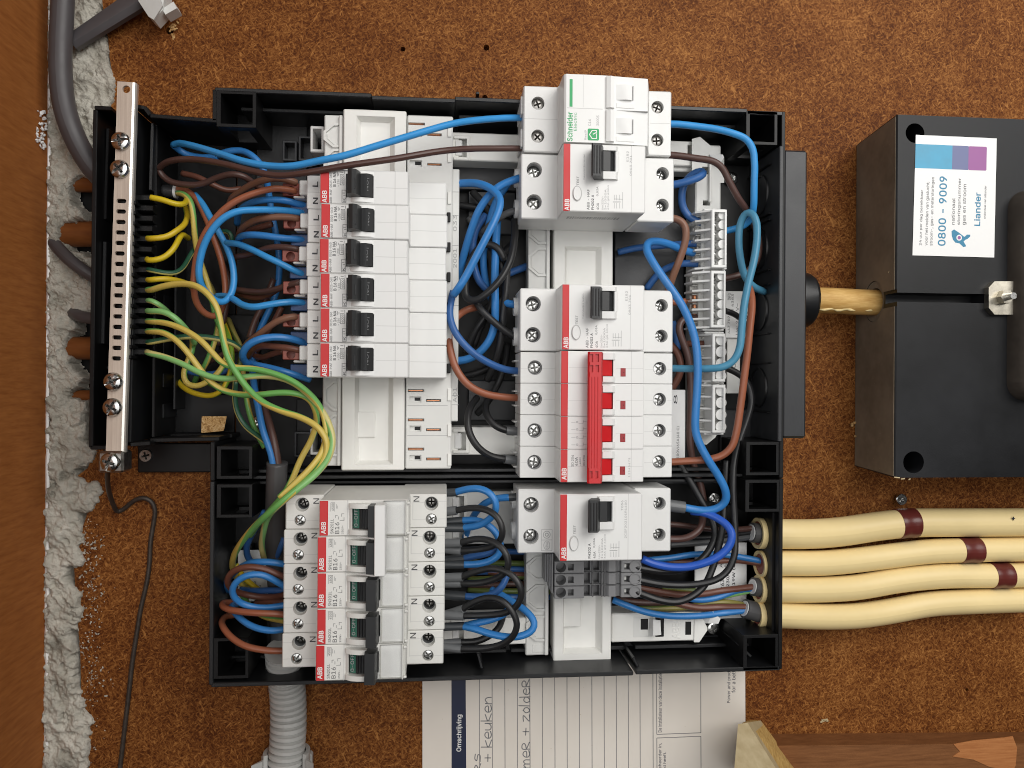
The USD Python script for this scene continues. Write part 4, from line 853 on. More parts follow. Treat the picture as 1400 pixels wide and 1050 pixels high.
    for a, b, c_, d in ((806, 484, 811, 495), (814, 484, 819, 495), (806, 499, 811, 509), (814, 499, 819, 509), (806, 644, 810, 654), (814, 644, 818, 654)): m = m - pbox(a, b, c_, d, lz - .0012, lz + .001, 0, ref=lz)
    lvr = obj('lever_bar', m, M['red_lever'], t)
    obj('lever_ridge', [cbox(P(u, 0, lz)[0], P(u + 1, 0, lz)[0], P(810, 640, lz)[1], P(810, 515, lz)[1], lz - .0002, lz + .0003, .0001) for u in (808, 812, 816, 820)], M['red_lever'], lvr)
switch()

def green_breaker():
    t = thing('two_pole_breaker', 'two-pole white breaker with green lettering and white levers at the top', 'breaker', P(800, 150, D0))
    zn, zs = .0738, .0555
    v0, v1 = 101.5, 204.5
    x0, x1, y0, y1 = R(768, v0, 888, v1, zn)
    X = lambda u, z=zn: P(u, 150, z)[0]
    ys0 = P(745, 208.0, zs)[1]; ys1 = P(745, 118, zs)[1]
    H = ys1 - ys0; Yv = lambda f: ys1 - H * f
    prof = [(X(770.5), .058), (X(770.5), zn - .003), (X(771.5), zn - .0008), (X(774), zn), (X(823), zn), (X(826), zn - .0004), (X(887), zn - .0022), (X(888), zn - .007), (X(888, .058), .057)]
    nose = hull([(x, y, z) for x, z in prof for y in (ys0 + .0002, ys1 - .0002)])
    body = nose + cbox(X(716, zs), X(918, zs), ys0, ys1, .022, zs, .0006) + cbox(X(764, .06), X(889, .06), ys0 + .0001, ys1 - .0001, .03, .0575, .0004)
    ss = [(735.5, .26, 9), (735.5, .76, 9), (899, .25, 8.6), (899, .755, 8.6)]
    for u, f, r in ss: body = body - cyl(X(u, zs), Yv(f), zs - .005, zs + .001, px(r, u, 150, zs))
    obj('body', body, M['white'], t)
    for i, (u, f, r) in enumerate(ss): obj('terminal_screw', screw(X(u, zs), Yv(f), zs - .0034, px(r, u, 150, zs) * .93, .0016, ang=20 + 25 * i), M['dull_steel'], t)
    obj('wire_entry', [cbox(X(716, zs) - .0012, X(716, zs), Yv(f) - .005, Yv(f) + .005, .03, .052, .0004) for f in (.26, .76)], M['white'], t)
    a = [cbox(X(778.5), X(782.8), P(780, 146, zn)[1], P(780, 108, zn)[1], zn - .0002, zn + .00008, .0001)]
    a.append(txt('Schneider', 775.2, 153, 783, 193, zn, True)); 
    a.append(txt('Electric', 784.5, 154, 788.5, 179, zn)); obj('green_print', a, M['green'], t, smooth=False)
    sq = sbox(0, 0, 1, 1).buffer(-.12).buffer(.12); e = R(803.5, 176, 819, 192, zn)
    sq = affinity.translate(affinity.scale(sq, e[1] - e[0], e[3] - e[2], origin=(0, 0)), e[0], e[2]); gbd = obj('green_badge', extr(sq, zn - .0001, zn + .00008), M['green'], t, smooth=False)
    hs = LineString([P(u, v, zn)[:2] for u, v in ((815.5, 183), (815.5, 189.5), (809.5, 189.5), (805.8, 184), (809.5, 178.5), (815.5, 178.5), (815.5, 181), (811, 183.5))]).buffer(px(.6, 810, 184, zn))
    obj('badge_print', extr(hs, zn + .00009, zn + .00014), M['wink'], gbd, smooth=False)
    obj('print', [txt('Resi9', 799, 178, 802, 191, zn), txt('C16', 804.5, 163, 808, 172, zn), txt('30003', 815.5, 158, 819, 172, zn)], M['grey_ink'], t, smooth=False)
    yS = P(800, 148.3, zn)[1]
    obj('seam', [cbox(X(775), X(824), yS - .00012, yS + .00012, zn - .0001, zn + .00004, 0), cbox(X(797), X(797.4), P(780, 146, zn)[1], ys1, zn - .0001, zn + .00003, 0),
                 cbox(X(716.5, zs), X(762, zs), Yv(.5) - .0001, Yv(.5) + .0001, zs - .0001, zs + .00004, 0), cbox(X(889, zs), X(917.5, zs), Yv(.5) - .0001, Yv(.5) + .0001, zs - .0001, zs + .00004, 0)], M['seam'], t, smooth=False)
    for k, (f0, f1) in enumerate(((.02, .49), (.51, .98))):
        ya, yb_ = Yv(f1), Yv(f0); h_ = yb_ - ya
        obj('lever_barrel', hull([(x, y, z) for x, z in ((X(827), zn - .002), (X(841), zn - .002), (X(828.5), zn + .0010), (X(834), zn + .0018), (X(839), zn + .0012)) for y in (ya + .0002, yb_ - .0002)]), M['white'], t)
        obj('lever', hull([(x, y, z) for x, z in ((X(842), zn - .002), (X(866), zn - .003), (X(843), zn - .0006), (X(855), zn + .0004), (X(864), zn - .0002)) for y in (ya + h_ * .30, yb_ - h_ * .22)]), M['white'], t)
        obj('lever_slot', cbox(X(865.6), X(866.6), ya + h_ * .32, yb_ - h_ * .24, zn - .0040, zn - .0008, 0), M['grey_ink'], t)
        obj('lever_lip', hull([(x, y, z) for x, z in ((X(843), zn - .003), (X(870), zn - .003), (X(843), zn - .0004), (X(868), zn - .0012)) for y in (ya + h_ * .06, ya + h_ * .20)]), M['white'], t)
    yS2 = Yv(.5); obj('pole_gap', cbox(X(842), X(887), yS2 - .00012, yS2 + .00012, .064, zn - .0007, 0), M['seam'], t, smooth=False)
green_breaker()

# ------------------------------------------------------------------ small grey terminal blocks
def gterm(i):
    v0 = 766.5 + 17.2 * i; v1 = v0 + 16.9; z = .046
    t = thing('grey_terminal_block', ['uppermost of three grey terminal blocks, tucked under the lower residual current device', 'middle one of the three grey terminal blocks', 'lowest of the three grey terminal blocks, over the white tray'][i], 'terminal block', P(800, (v0 + v1) / 2, .024), 'three grey terminal blocks side by side')
    x0, x1, y0, y1 = R(758, v0, 877, v1, z); y0 += .00008; y1 -= .00008; H = y1 - y0; ym = (y0 + y1) / 2
    X = lambda u, zz=z: P(u, 790, zz)[0]
    b = cbox(X(758), X(799), y0, y1, .020, z, .0003) + cbox(X(797), X(827), y0, y1, .020, z - .004, .0003) + cbox(X(823), X(852), y0, y1, .020, z - .003, .0003) + cbox(X(849), X(877), y0, y1, .020, z, .0003)
    b = b - cyl(X(767), ym, z - .008, z + .01, .0029) - cbox(X(776.5), X(784.5), ym - .0018, ym + .0018, z - .005, z + .01, 0) - cbox(X(853.5), X(861), ym - .0018, ym + .0018, z - .005, z + .01, 0)
    for u in (798.5, 811.5): b = b - cbox(X(u), X(u + 10), y0 + .0004, y1 - .0004, z - .0098, z + .01, 0)
    obj('body', b, M['dgrey'], t)
    obj('spring', cbox(X(854.5), X(858), ym - .0014, ym + .0008, z - .0048, z - .0028, .0002), M['lgrey'], t)
    obj('cross_rib', [cbox(X(u), X(u + 1.2), y0 + .0001, y1 - .0001, z - .005, z - .001, .0002) for u in (797, 810.5, 823, 827)], M['dgrey'], t)
    obj('marker_strip', hull([(x, y, zz) for x, zz in ((X(829), z - .003), (X(846), z - .003), (X(833), z - .0012), (X(842), z - .0012)) for y in (y0 + .0003, y1 - .0003)]), M['dgrey'], t)
    obj('entry_ring', (Manifold.cylinder(.001, .0034, .0034, 24) - Manifold.cylinder(.003, .0028, .0028, 24).translate((0, 0, -.001))).translate((X(868.5), ym, z - .0004)), M['dgrey'], t)
    return t
for i in range(3): gterm(i)
ep = thing('terminal_end_plate', 'thin stepped grey end plates at the left of the grey terminal blocks', 'end plate', P(750, 785, .024))
for k in range(4): obj('plate_layer', pbox(745 + 3 * k, 757, 747.5 + 3 * k, 796 + 7 * (k > 1) + 8 * (k > 2), .022, .044 - .002 * (3 - k), .0002), M['dgrey'], ep)

# ------------------------------------------------------------------ white neutral terminal blocks at the right
nr = thing('terminal_carrier', 'upright white plastic carrier behind the comb-like terminal blocks, right side of the enclosure', 'carrier', P(970, 400, .01))
m = pbox(950, 198, 985, 592, .006, .024, .0008)
m = m + hull([tuple(P(u, v, z)) for u, v in ((946, 190), (957, 187), (990, 215), (990, 250), (946, 250)) for z in (.006, .024)]) + hull([tuple(P(u, v, z)) for u, v in ((952, 585), (985, 585), (978, 598), (966, 608), (952, 606)) for z in (.006, .022)])
m = m - pbox(960, 228, 971, 238, .01, .04, 0, ref=.024) - pbox(961, 274, 971, 281, .01, .04, 0, ref=.024)
obj('carrier_body', m, M['lgrey'], nr)
obj('carrier_ridge', pbox(970, 216, 973.5, 276, .024, .0265, .0004), M['tray'], nr)
ta = thing('carrier_arm', 'white plastic arm behind the brown wire, right of the top residual current device', 'carrier arm', P(935, 205, .006))
obj('arm_plate', pbox(880, 192, 950, 226, .006, .0215, .0006) - pbox(940, 198, 946, 212, .01, .04, 0, ref=.0215), M['tray'], ta)
obj('arm_foot', pbox(880, 224, 950, 234, .006, .0185, .0006), M['lgrey'], ta)
obj('arm_hook', hull([tuple(P(u, v, z)) for u, v, z in ((970, 211, .026), (988, 211, .030), (990, 215, .030), (986, 221, .030), (972, 216, .026), (970, 211, .022), (988, 212, .025))]), M['white'], ta)
def nblock(i):
    u0, v0, u1, v1, n, ul = [(973, 286, 994, 366, 6, 948), (972, 370, 992.5, 448, 6, 944), (974, 456, 992, 522, 4, 957), (974, 526, 992, 592, 4, 953)][i]
    t = thing('comb_terminal_block', ['topmost comb-like white terminal block, next to the blue wire ends', 'second comb-like terminal block from the top, with one bare copper end', 'third comb-like terminal block from the top, crossed by the teal wire', 'lowest comb-like white terminal block, above the cut-off carrier end'][i], 'terminal block', P(975, (v0 + v1) / 2, .02), 'white comb-like terminal blocks in a column')
    z = .041
    x0, x1, y0, y1 = R(u0, v0, u1, v1, z)
    fr = cbox(x0, x1, y0, y1, .022, z, .0004) - cbox(x0 + .0016, x1 - .0012, y0 + .0016, y1 - .0016, z - .009, z + .01, 0)
    obj('frame', fr, M['white'], t)
    H = y1 - y0
    X = lambda u, zz: P(u, (v0 + v1) / 2, zz)[0]
    obj('side_wall', cbox(X(ul + 12, .030), x0 + .0002, y0 + .0006, y1 - .0006, .020, .0285, .0005), M['lgrey'], t)
    for k in range(n):
        y = y0 + H * (k + .5) / n
        obj('clamp_screw', screw(x0 + .0036, y, z - .0075, .0023, ang=30 * k), M['steel'], t)
        obj('cup', cyl(x1 - .0018, y, z - .009, z - .0022, H / n * .46, H / n * .46, 16), M['white'], t)
        obj('entry', cbox(X(ul + 4, .028), X(ul + 13, .028), y - H / n * .34, y + H / n * .34, .020, .0265, .0003) - cbox(X(ul + 2, .028), X(ul + 11, .028), y - H / n * .22, y + H / n * .22, .0215, .03, 0), M['tray'], t)
        if (i, k) in ((1, 2), (1, 1), (1, 3), (0, 2), (0, 3)): obj('contact', cbox(X(ul + 6, .028), X(ul + 10, .028), y - .0012, y + .0012, .022, .0255, .0003), M['copper' if i == 1 else 'steel'], t)
    for k in range(n + 1):
        y = y0 + H * k / n + (.0004 if k == 0 else -.0004 if k == n else 0)
        obj('fin', hull([(x, yy, zz) for x, zz in ((X(ul, .033), .021), (X(ul + 2, .033), .033), (x0, .0392), (x0, .021)) for yy in (y - .00055, y + .00055)]), M['white'], t)
        obj('peg', cbox(x1 - .0001, x1 + .0018, y - .0005, y + .0005, .032, .036, .0002), M['white'], t)
    obj('end_flange', [cbox(x0 - .003, x1 + .001, y1 + .0003, y1 + .0014, .024, .036, .0004), cbox(x0 - .003, x1 + .001, y0 - .0014, y0 - .0003, .024, .036, .0004)], M['white'], t)
for i in range(4): nblock(i)

# ------------------------------------------------------------------ labels stuck inside the enclosure
def label_plate(label, q, z, lines, mt='sticker', name='rating_label'):
    t = thing(name, label, 'label', P(q[0], q[1], z - .0012))
    obj('label_sheet', pbox(*q, z - .0012, z, .0003), M[mt], t)
    if lines: obj('print', [txt(*l[:5], z, l[5] if len(l) > 5 else False) for l in lines], M['ink'], t, smooth=False)
    return t
label_plate('white rating label with V~ print behind the teal and orange-brown wires', (992, 398, 1023, 462), .016, [('INFO', 995, 383 + 18, 999, 410), ('12 4383', 1000, 402, 1003, 430), ('Ue: 230 V~', 1006, 415, 1010, 458), ('3333-1', 1017, 400, 1022, 436, True), ('447 707', 995, 432, 998, 456)])
label_plate('grey label plate below the white rating label, behind the orange-brown wire', (994, 462, 1012, 538), .014, [('CE', 1001, 492, 1006, 503)], 'lgrey')
label_plate('white label with ampere print sticking out right of the red-lever switch', (918, 533, 937, 634), .026, [('500V/65A(40 C)', 925, 583, 929, 627), ('8', 921, 540, 926, 552)])
label_plate('large white rating label behind the black wires at the lower right', (950, 742, 1021, 846), .0145, [('263-0', 985, 782, 990, 806, True), ('230/400', 993, 772, 997.5, 802, True), ('19W (2', 1001, 772, 1005.5, 800, True), ('A 1', 984, 762, 988, 776), ('6W', 990, 762, 994, 776), ('M', 981, 748, 986, 756, True)])
label_plate('small white label behind the wire loops at the lower left of the enclosure', (325, 752, 386, 822), .0125, [('A-15', 345, 795, 350, 812), ('0-4', 352, 800, 357, 812)])
# ------------------------------------------------------------------ paper form
pf = thing('paper_form', 'white paper form with ruled lines and pencil handwriting under the lower edge of the enclosure', 'paper form', P(798, 990, 0))
pz = .0012
sheet = extr(ppoly([(577.5, 860), (1018.5, 850), (1019.5, 1090), (577.5, 1090)], pz), .0006, pz)
obj('sheet', sheet, M['paper'], pf, smooth=False)
def ln(u0, v0, u1, v1, wpx=.7, z=pz): return extr(LineString([P(u0, v0, z)[:2], P(u1, v1, z)[:2]]).buffer(px(wpx, u0, v0, z) / 2, cap_style=2), z + .00001, z + .00006)
obj('heading_band', extr(ppoly([(617, 870), (636.5, 870), (637.5, 1090), (617.5, 1090)], pz), pz + .00001, pz + .00005), M['navy'], pf, smooth=False)
obj('heading_print', txt('Omschrijving', 624, 977, 632.5, 1027.5, pz + .00006, True), M['wink'], pf, smooth=False)
rl = [ln(u, 880, u + .6, 1085) for u in (655.3, 672.6, 690, 707.2, 724.2, 741.4, 758.3, 775, 792, 809, 825.7, 842.3, 858.7, 874.8, 892.5)]
rl += [ln(897.5, 880, 898, 1004), ln(958, 880, 958.2, 1002), ln(898, 1004, 958.2, 1001.8), ln(898, 1009, 958.2, 1006.6), ln(898, 1009, 898.4, 1085), ln(958.2, 1006.6, 958.6, 1085)]
obj('ruling', rl, M['navy'], pf, smooth=False)
obj('print', [txt('De installateur van deze installatie', 899.8, 921, 905, 1001, pz), txt('netbeheerder in,', 899.8, 1016, 905, 1064, pz), txt('hand heeft.', 906.5, 1028, 910.5, 1060, pz), txt('Power and productivity', 994, 898, 999.5, 961, pz), txt('for a better world', 1000.5, 890, 1005.5, 947, pz)], M['navy'], pf, smooth=False)
FONT = {'k': ([[(0, 0), (0, 1)], [(.45, .6), (0, .3), (.5, 0)]], .6), 'e': ([[(.02, .3), (.45, .33), (.4, .55), (.2, .62), (.02, .4), (.05, .12), (.25, 0), (.5, .1)]], .6), 'u': ([[(0, .6), (.02, .15), (.2, 0), (.42, .2), (.45, .6), (.46, 0)]], .62),
        'n': ([[(0, 0), (.02, .6), (.05, .4), (.28, .6), (.42, .4), (.45, 0)]], .62), 'm': ([[(0, 0), (.02, .58), (.05, .4), (.2, .58), (.3, .4), (.3, 0), (.32, .4), (.5, .58), (.6, .4), (.6, 0)]], .78), 'a': ([[(.45, .5), (.2, .6), (.02, .3), (.15, 0), (.4, .15), (.46, .6), (.48, 0)]], .62),
        'R': ([[(0, 0), (.02, .7), (.3, .72), (.42, .55), (.3, .38), (.03, .34), (.5, 0)]], .62), 'B': ([[(0, 0), (0, .8), (.3, .75), (.35, .5), (.05, .42), (.4, .35), (.4, .05), (0, 0)]], .6), 'S': ([[(.42, .65), (.15, .72), (.05, .5), (.4, .3), (.35, .05), (0, .05)]], .55),
        'z': ([[(0, .58), (.42, .6), (.02, .02), (.48, .05)]], .6), 'o': ([[(.2, .6), (.02, .35), (.15, .02), (.38, .15), (.36, .5), (.2, .6)]], .52), 'l': ([[(0, 0), (.02, 1)]], .22), 'd': ([[(.4, .45), (.2, .58), (.02, .3), (.15, 0), (.38, .15), (.4, 1), (.44, 0)]], .58),
        '+': ([[(.1, .35), (.6, .35)], [(.35, .08), (.35, .62)]], .8), ' ': ([], .3), 's': ([[(.35, .55), (.1, .6), (.05, .42), (.35, .2), (.2, 0), (0, .05)]], .48), 'p': ([[(0, -.35), (.03, .6), (.3, .58), (.4, .3), (.2, .05), (.04, .15)]], .55), 'E': ([[(.45, .62), (.02, .62), (.02, 0), (.48, 0)], [(.02, .32), (.38, .32)]], .6)}
def pencil(s, u_base, v_start, v_end, hpx):
    tot = sum(FONT[c][1] for c in s); k = (v_start - v_end) / tot; x = 0; out = []
    for c in s:
        for st in FONT[c][0]:
            pts = [(u_base - b * hpx + rng.gauss(0, .25), v_start - (x + a) * k) for a, b in st]
            p3 = spline([P(u, v, pz) for u, v in pts], .0003) if len(pts) > 2 else np.array([P(u, v, pz) for u, v in pts])
            out.append(extr(LineString(p3[:, :2]).buffer(px(.62, u_base, v_start, pz)), pz + .00006, pz + .0001))
        x += FONT[c][1]
    return out
obj('handwriting', pencil('RS', 657, 1056, 1028, 11) + pencil('kameR + keuken', 672, 1112, 950, 14) + pencil('slaapkameR + zoldeR', 724, 1120, 927, 14), M['pencil'], pf, smooth=False)
# ------------------------------------------------------------------ cream conduits
con_pts = [[(1037, 729), (1070, 730), (1110, 730), (1150, 727), (1200, 719.5), (1245, 715), (1300, 714.5), (1410, 714)],
           [(1040, 771), (1070, 770), (1120, 770), (1160, 767), (1210, 761), (1270, 754), (1330, 752), (1410, 750.5)],
           [(1038, 805), (1070, 806), (1120, 806), (1170, 803), (1230, 793), (1290, 787.5), (1350, 787), (1410, 786)],
           [(1036, 840), (1070, 841), (1120, 843), (1170, 842), (1215, 836), (1270, 826), (1330, 822.5), (1410, 820)]]
con_lab = ['topmost cream plastic conduit, thickest of the four, with its tape band nearest the enclosure', 'second cream conduit from the top, its brown tape band the middle one of three', 'third cream conduit from the top, its brown tape band farthest from the enclosure', 'lowest cream plastic conduit, without a tape band in view']
for k, pts in enumerate(con_pts):
    r = (.0089, .0076, .0077, .0076)[k]; zc = .0122
    t = thing('conduit', con_lab[k], 'conduit', P(1200, pts[3][1], 0), 'four cream conduits leaving the enclosure')
    zz = (.0255, .0245, .0205, .0165, .0135, .0125, .0122, .0122)
    path = spline([P(u, v, z) for (u, v), z in zip(pts, zz)], .004)
    (v_, f_), uv = tube(path, r, 32)
    obj('pipe', (v_, f_), M['conduit'], t, smooth=35)
    rg, _ = tube(path[:6] + 0, r * 1.02, 32)
    d = path[1] - path[0]; d /= np.linalg.norm(d)
    th = np.linspace(0, 2 * np.pi, 33); prof = [(r * .80, 0), (r * 1.03, 0), (r * 1.03, .0035), (r * .80, .0035)]
    rm = trimesh.creation.revolve(np.array([(r * .80, -.0004), (r * 1.025, -.0006), (r * 1.04, 0), (r * 1.03, .004), (r * .80, .004), (r * .80, -.0004)]), sections=36)
    rm.apply_transform(trimesh.geometry.align_vectors([0, 0, 1], d)); rm.apply_translation(path[0] - d * .0006)
    erg = obj('end_ring', rm, M['conduit'], t)
    obj('end_bore', tri(Manifold.cylinder(.0003, r * .82, r * .82, 28)).apply_transform(trimesh.geometry.align_vectors([0, 0, 1], d)).apply_translation(path[0] - d * .00025), M['terra'], erg)
    if k < 3:
        uu = ((1237, 1264), (1324, 1351), (1367, 1393))[k]
        seg = np.array([p for p in spline([P(u, v, z) for (u, v), z in zip(pts, zz)], .0006) if P(uu[0], 0, zc + r)[0] + .0012 < p[0] < P(uu[1], 0, zc + r)[0] + .0012])
        tt, _ = tube(seg, r + .00035 + .00012 * np.sin(np.linspace(0, 9, len(seg))), 32)
        obj('tape_band', tt, M['tape'], t, smooth=45)
    if k == 0:
        for u, v in ((1203, 717.5), (1386, 709)):
            z = zc + r * .97
            obj('plus_mark', [pbox(u - 2, v - .5, u + 2, v + .5, z, z + .0006, 0), pbox(u - .5, v - 2.5, u + .5, v + 2.5, z, z + .0006, 0)], M['ink'], t, smooth=False)
# grey corrugated pipe at the lower left
cp = thing('corrugated_pipe', 'light grey corrugated pipe leaving the bottom of the enclosure at the left', 'corrugated pipe', P(390, 980, 0))
pa = spline([P(u, v, z) for u, v, z in ((388, 889, .030), (389, 905, .026), (391, 922, .0170), (394, 960, .0128), (394, 1000, .0125), (391, 1040, .0125), (389, 1080, .0125))], .00022)
s = np.concatenate([[0], np.cumsum(np.linalg.norm(np.diff(pa, axis=0), axis=1))]); pitch = px(9.4, 392, 980, .02)
ph = (s / pitch) % 1
rad = px(24.2, 392, 980, .0125) - .0026 * np.clip(1 - np.abs(ph - .5) / .24, 0, 1) ** .7 - .0004 * np.cos(2 * np.pi * ph + np.pi) * 0
tt, _ = tube(pa, rad, 36); obj('pipe_wall', tt, M['corrugated'], cp, smooth=50)
ck = thing('pipe_clamp', 'pale grey saddle clamp holding the corrugated pipe at the lower edge', 'pipe clamp', P(390, 1040, 0))
cxc, cyc = P(392, 1042, .0125)[0], P(392, 1042, .0125)[1]
ro = px(31, 392, 1040, .0125); ri = px(25.5, 392, 1040, .0125)
arc = [(cxc + rr * math.cos(a), .0125 + rr * math.sin(a)) for rr, A_ in ((ro, np.linspace(-2.6, .35, 24)[::-1]), (ri, np.linspace(-2.6, .35, 24))) for a in A_]
arc = [(cxc + ro * math.cos(a), .0125 + ro * math.sin(a)) for a in np.linspace(math.radians(155), math.radians(385), 30)] + [(cxc + ri * math.cos(a), .0125 + ri * math.sin(a)) for a in np.linspace(math.radians(385), math.radians(155), 30)]
cm = trimesh.creation.extrude_polygon(Polygon(arc).buffer(0), .018, engine='earcut'); v = cm.vertices.copy()
cm.vertices = np.stack([v[:, 0], cyc - .018 + v[:, 2] + .0065, v[:, 1]], 1)
if cm.volume < 0: cm.invert()
obj('saddle', cm, M['corrugated'], ck)
for sgn, a in ((-1, 150), (1, 30)):
    aa = math.radians(a); c = (cxc + (ro + .0004) * math.cos(aa), .0125 + (ro + .0004) * math.sin(aa))
    obj('saddle_lip', hull([(c[0] + dx, cyc + dy, c[1] + dz) for dx, dz in ((0, -.002), (sgn * .004, .003), (sgn * .0055, .0055), (sgn * .0005, .001)) for dy in (-.012, .0045)]), M['corrugated'], ck)
obj('saddle_base', cbox(cxc - ro - .003, cxc + ro, cyc - .012, cyc + .001, 0, .006, .001), M['corrugated'], ck)

# ------------------------------------------------------------------ meter case on the right
mt_ = thing('meter_case', 'big black meter connection case with dusty left side and a white sticker', 'meter case', P(1350, 400, 0))
MZ = .050
x0, x1, y0, y1 = R(1225, 157, 1225, 653, MZ)[0], .48, R(1200, 157, 1300, 653, MZ)[2], R(1200, 157, 1280, 653, MZ)[3]
xb = P(1170, 420, 0)[0]
case = hull([(xb, y0 + .0015, 0), (xb, y1 - .002, 0), (x0, y0, MZ - .0006), (x0 + .0006, y0, MZ), (x0, y1, MZ - .0006), (x0 + .0006, y1, MZ), (x1, y0, 0), (x1, y1, 0), (x1, y0, MZ), (x1, y1, MZ)])
for u, v, r in ((1251, 182, 13.5), (1249, 632, 15)): c = P(u, v, MZ); case = case - cyl(c[0], c[1], MZ - .03, MZ + .01, px(r, u, v, MZ))
sl1 = R(1224, 401, 1346, 413.5, MZ); case = case - cbox(sl1[0] - .004, sl1[1], sl1[2], sl1[3], MZ - .012, MZ + .01, 0)
sl2 = R(1214, 396.5, 1220, 419.5, MZ - .004); case = case - cbox(sl2[0], sl2[1] + .0004, sl2[2], sl2[3], MZ - .02, MZ + .01, 0)
ym = yc
notch = cyl(0, 0, -.02, .02, .0125, n=40).rotate((0, 90, 0)).translate((xb + .004, ym, .024))
case = case - notch
cm = tri(case)
obj('case_body', case, M['metercase'], mt_, smooth=25)
ds = hull([(xb - .0003, y0 + .002, .0005), (xb - .0003, y1 - .0025, .0005), (x0 - .0003, y0 + .0008, MZ - .0012), (x0 - .0003, y1 - .0008, MZ - .0012), (xb + .003, y0 + .002, .0005), (xb + .003, y1 - .0025, .0005), (x0 + .003, y0 + .0008, MZ - .0012), (x0 + .003, y1 - .0008, MZ - .0012)]) - notch - cbox(sl2[0] - .001, sl2[1] + .004, sl2[2], sl2[3], MZ - .02, MZ + .01, 0)
obj('case_side', ds, M['dusty'], mt_, smooth=25, label='sloping left side of the case under a coat of brown dust')
obj('cable_collar', (cyl(0, 0, -.0, .012, .0124, n=40) - cyl(0, 0, -.01, .03, .0082, n=40)).rotate((0, 90, 0)).translate((xb - .001, ym, .024)), M['dusty'], mt_)
gc = thing('metal_clip', 'small metal clip with bolt and nut on the meter case beside the raised cover', 'clip', P(1367, 407, MZ))
obj('clip_plate', extr(ppoly([(1352, 393), (1360, 384.5), (1390, 384.5), (1390, 430), (1360, 430), (1352, 421)], MZ + .004), MZ, MZ + .004), M['clipmetal'], gc, smooth=False)
c = P(1372, 406.5, MZ + .005)
obj('nut', tri(Manifold.cylinder(.0042, .0042, .0040, 6)).apply_translation((c[0], c[1], MZ + .004)), M['clipmetal'], gc, smooth=False)
obj('bolt_end', tri(cyl(0, 0, 0, .009, .0019)).apply_translation((c[0], c[1], MZ + .004)), M['steel'], gc)
gcv = thing('raised_cover', 'dusty grey raised cover with rounded corners at the right edge of the meter case', 'cover', P(1390, 400, MZ))
gp = sbox(*[R(1377, 264, 1600, 548, MZ)[i] for i in (0, 2, 1, 3)]).buffer(-.011).buffer(.011)
hp = [(x, y, MZ + dz) for ins, dz in ((0, 0), (-.0012, .008), (-.004, .0125), (-.0085, .015)) for x, y in gp.buffer(ins).exterior.coords]
obj('cover_body', hull(hp), M['cover_dust'], gcv, smooth=40)
stk = thing('phone_sticker', 'white rectangular sticker with teal phone number and coloured bar on the meter case', 'sticker', P(1305, 268, MZ))
sz = MZ + .00025
obj('sticker_sheet', extr(ppoly([(1252.2, 184.3), (1362.8, 189.2), (1359.2, 352), (1247.6, 349)], sz), MZ + .0001, sz), M['sticker'], stk, smooth=False)
def Q(a, b):   # sticker coordinates 0..1 to pixels
    A_, B_, C_, D__ = np.array((1252.2, 184.3)), np.array((1362.8, 189.2)), np.array((1359.2, 352)), np.array((1247.6, 349))
    return (A_ * (1 - a) + B_ * a) * (1 - b) + (D__ * (1 - a) + C_ * a) * b
def st_poly(q, d=.0, rnd=0):
    g = ppoly([Q(*k) for k in q], sz)
    if rnd: g = g.buffer(-rnd).buffer(rnd)
    return extr(g, sz + .00001 + d, sz + .00005 + d)
obj('colour_bar', st_poly([(.0, .075), (.455, .075), (.455, .275), (.0, .275)]), M['st_teal'], stk, smooth=False)
obj('colour_bar', st_poly([(.455, .075), (.655, .075), (.655, .275), (.455, .275)]), M['st_slate'], stk, smooth=False)
obj('colour_bar', st_poly([(.655, .075), (.88, .075), (.88, .275), (.655, .275)], .00001, .0008), M['st_purple'], stk, smooth=False)
def stx(s, a0, a1, b0, b1, bold=False):
    m = meshkit.text_mesh(s, .01, .001, bold); v = m.vertices; lo, hi = v.min(0), v.max(0); n_ = (v - lo) / (hi - lo)
    a = a1 - n_[:, 1] * (a1 - a0); b = b1 - n_[:, 0] * (b1 - b0)
    uvp = np.array([Q(x, y) for x, y in zip(a, b)]); w_ = np.array([P(u, vv, sz) for u, vv in uvp]); w_[:, 2] = sz + .00001 + n_[:, 2] * .00005
    m.vertices = w_
    if m.volume < 0: m.invert()
    return m
obj('small_print', [stx('24 uur per dag bereikbaar', .075, .115, .455, .915), stx('voor het melden van gaslucht,', .145, .19, .385, .915), stx('stroom-, gas- en meterstoringen', .205, .25, .345, .915), stx('nationaal', .465, .505, .515, .735), stx('storingsnummer', .535, .58, .345, .735), stx('gas en stroom', .60, .65, .395, .735), stx('onderdeel van alliander', .86, .885, .40, .68)], M['ink'], stk, smooth=False)
obj('phone_number', stx('0800 - 9009', .305, .40, .335, .915, True), M['st_blue'], stk, smooth=False)
obj('company_print', stx('Liander', .745, .82, .46, .74, True), M['st_blue'], stk, smooth=False)
em = [(.47, .79), (.50, .775), (.56, .80), (.60, .82), (.63, .835), (.66, .815), (.70, .815), (.70, .83), (.67, .85), (.64, .86), (.62, .875), (.65, .905), (.65, .915), (.62, .92), (.57, .89), (.52, .885), (.49, .86), (.475, .83)]
emb = obj('emblem', st_poly(em), M['st_blue'], stk, smooth=False)
cq = P(*Q(.565, .843), sz); obj('emblem_ring', extr(Point(*cq[:2]).buffer(.0017), sz + .00006, sz + .00009), M['sticker'], emb, smooth=False); obj('emblem_dot', extr(Point(*cq[:2]).buffer(.0010), sz + .0001, sz + .00013), M['st_purple'], emb, smooth=False)
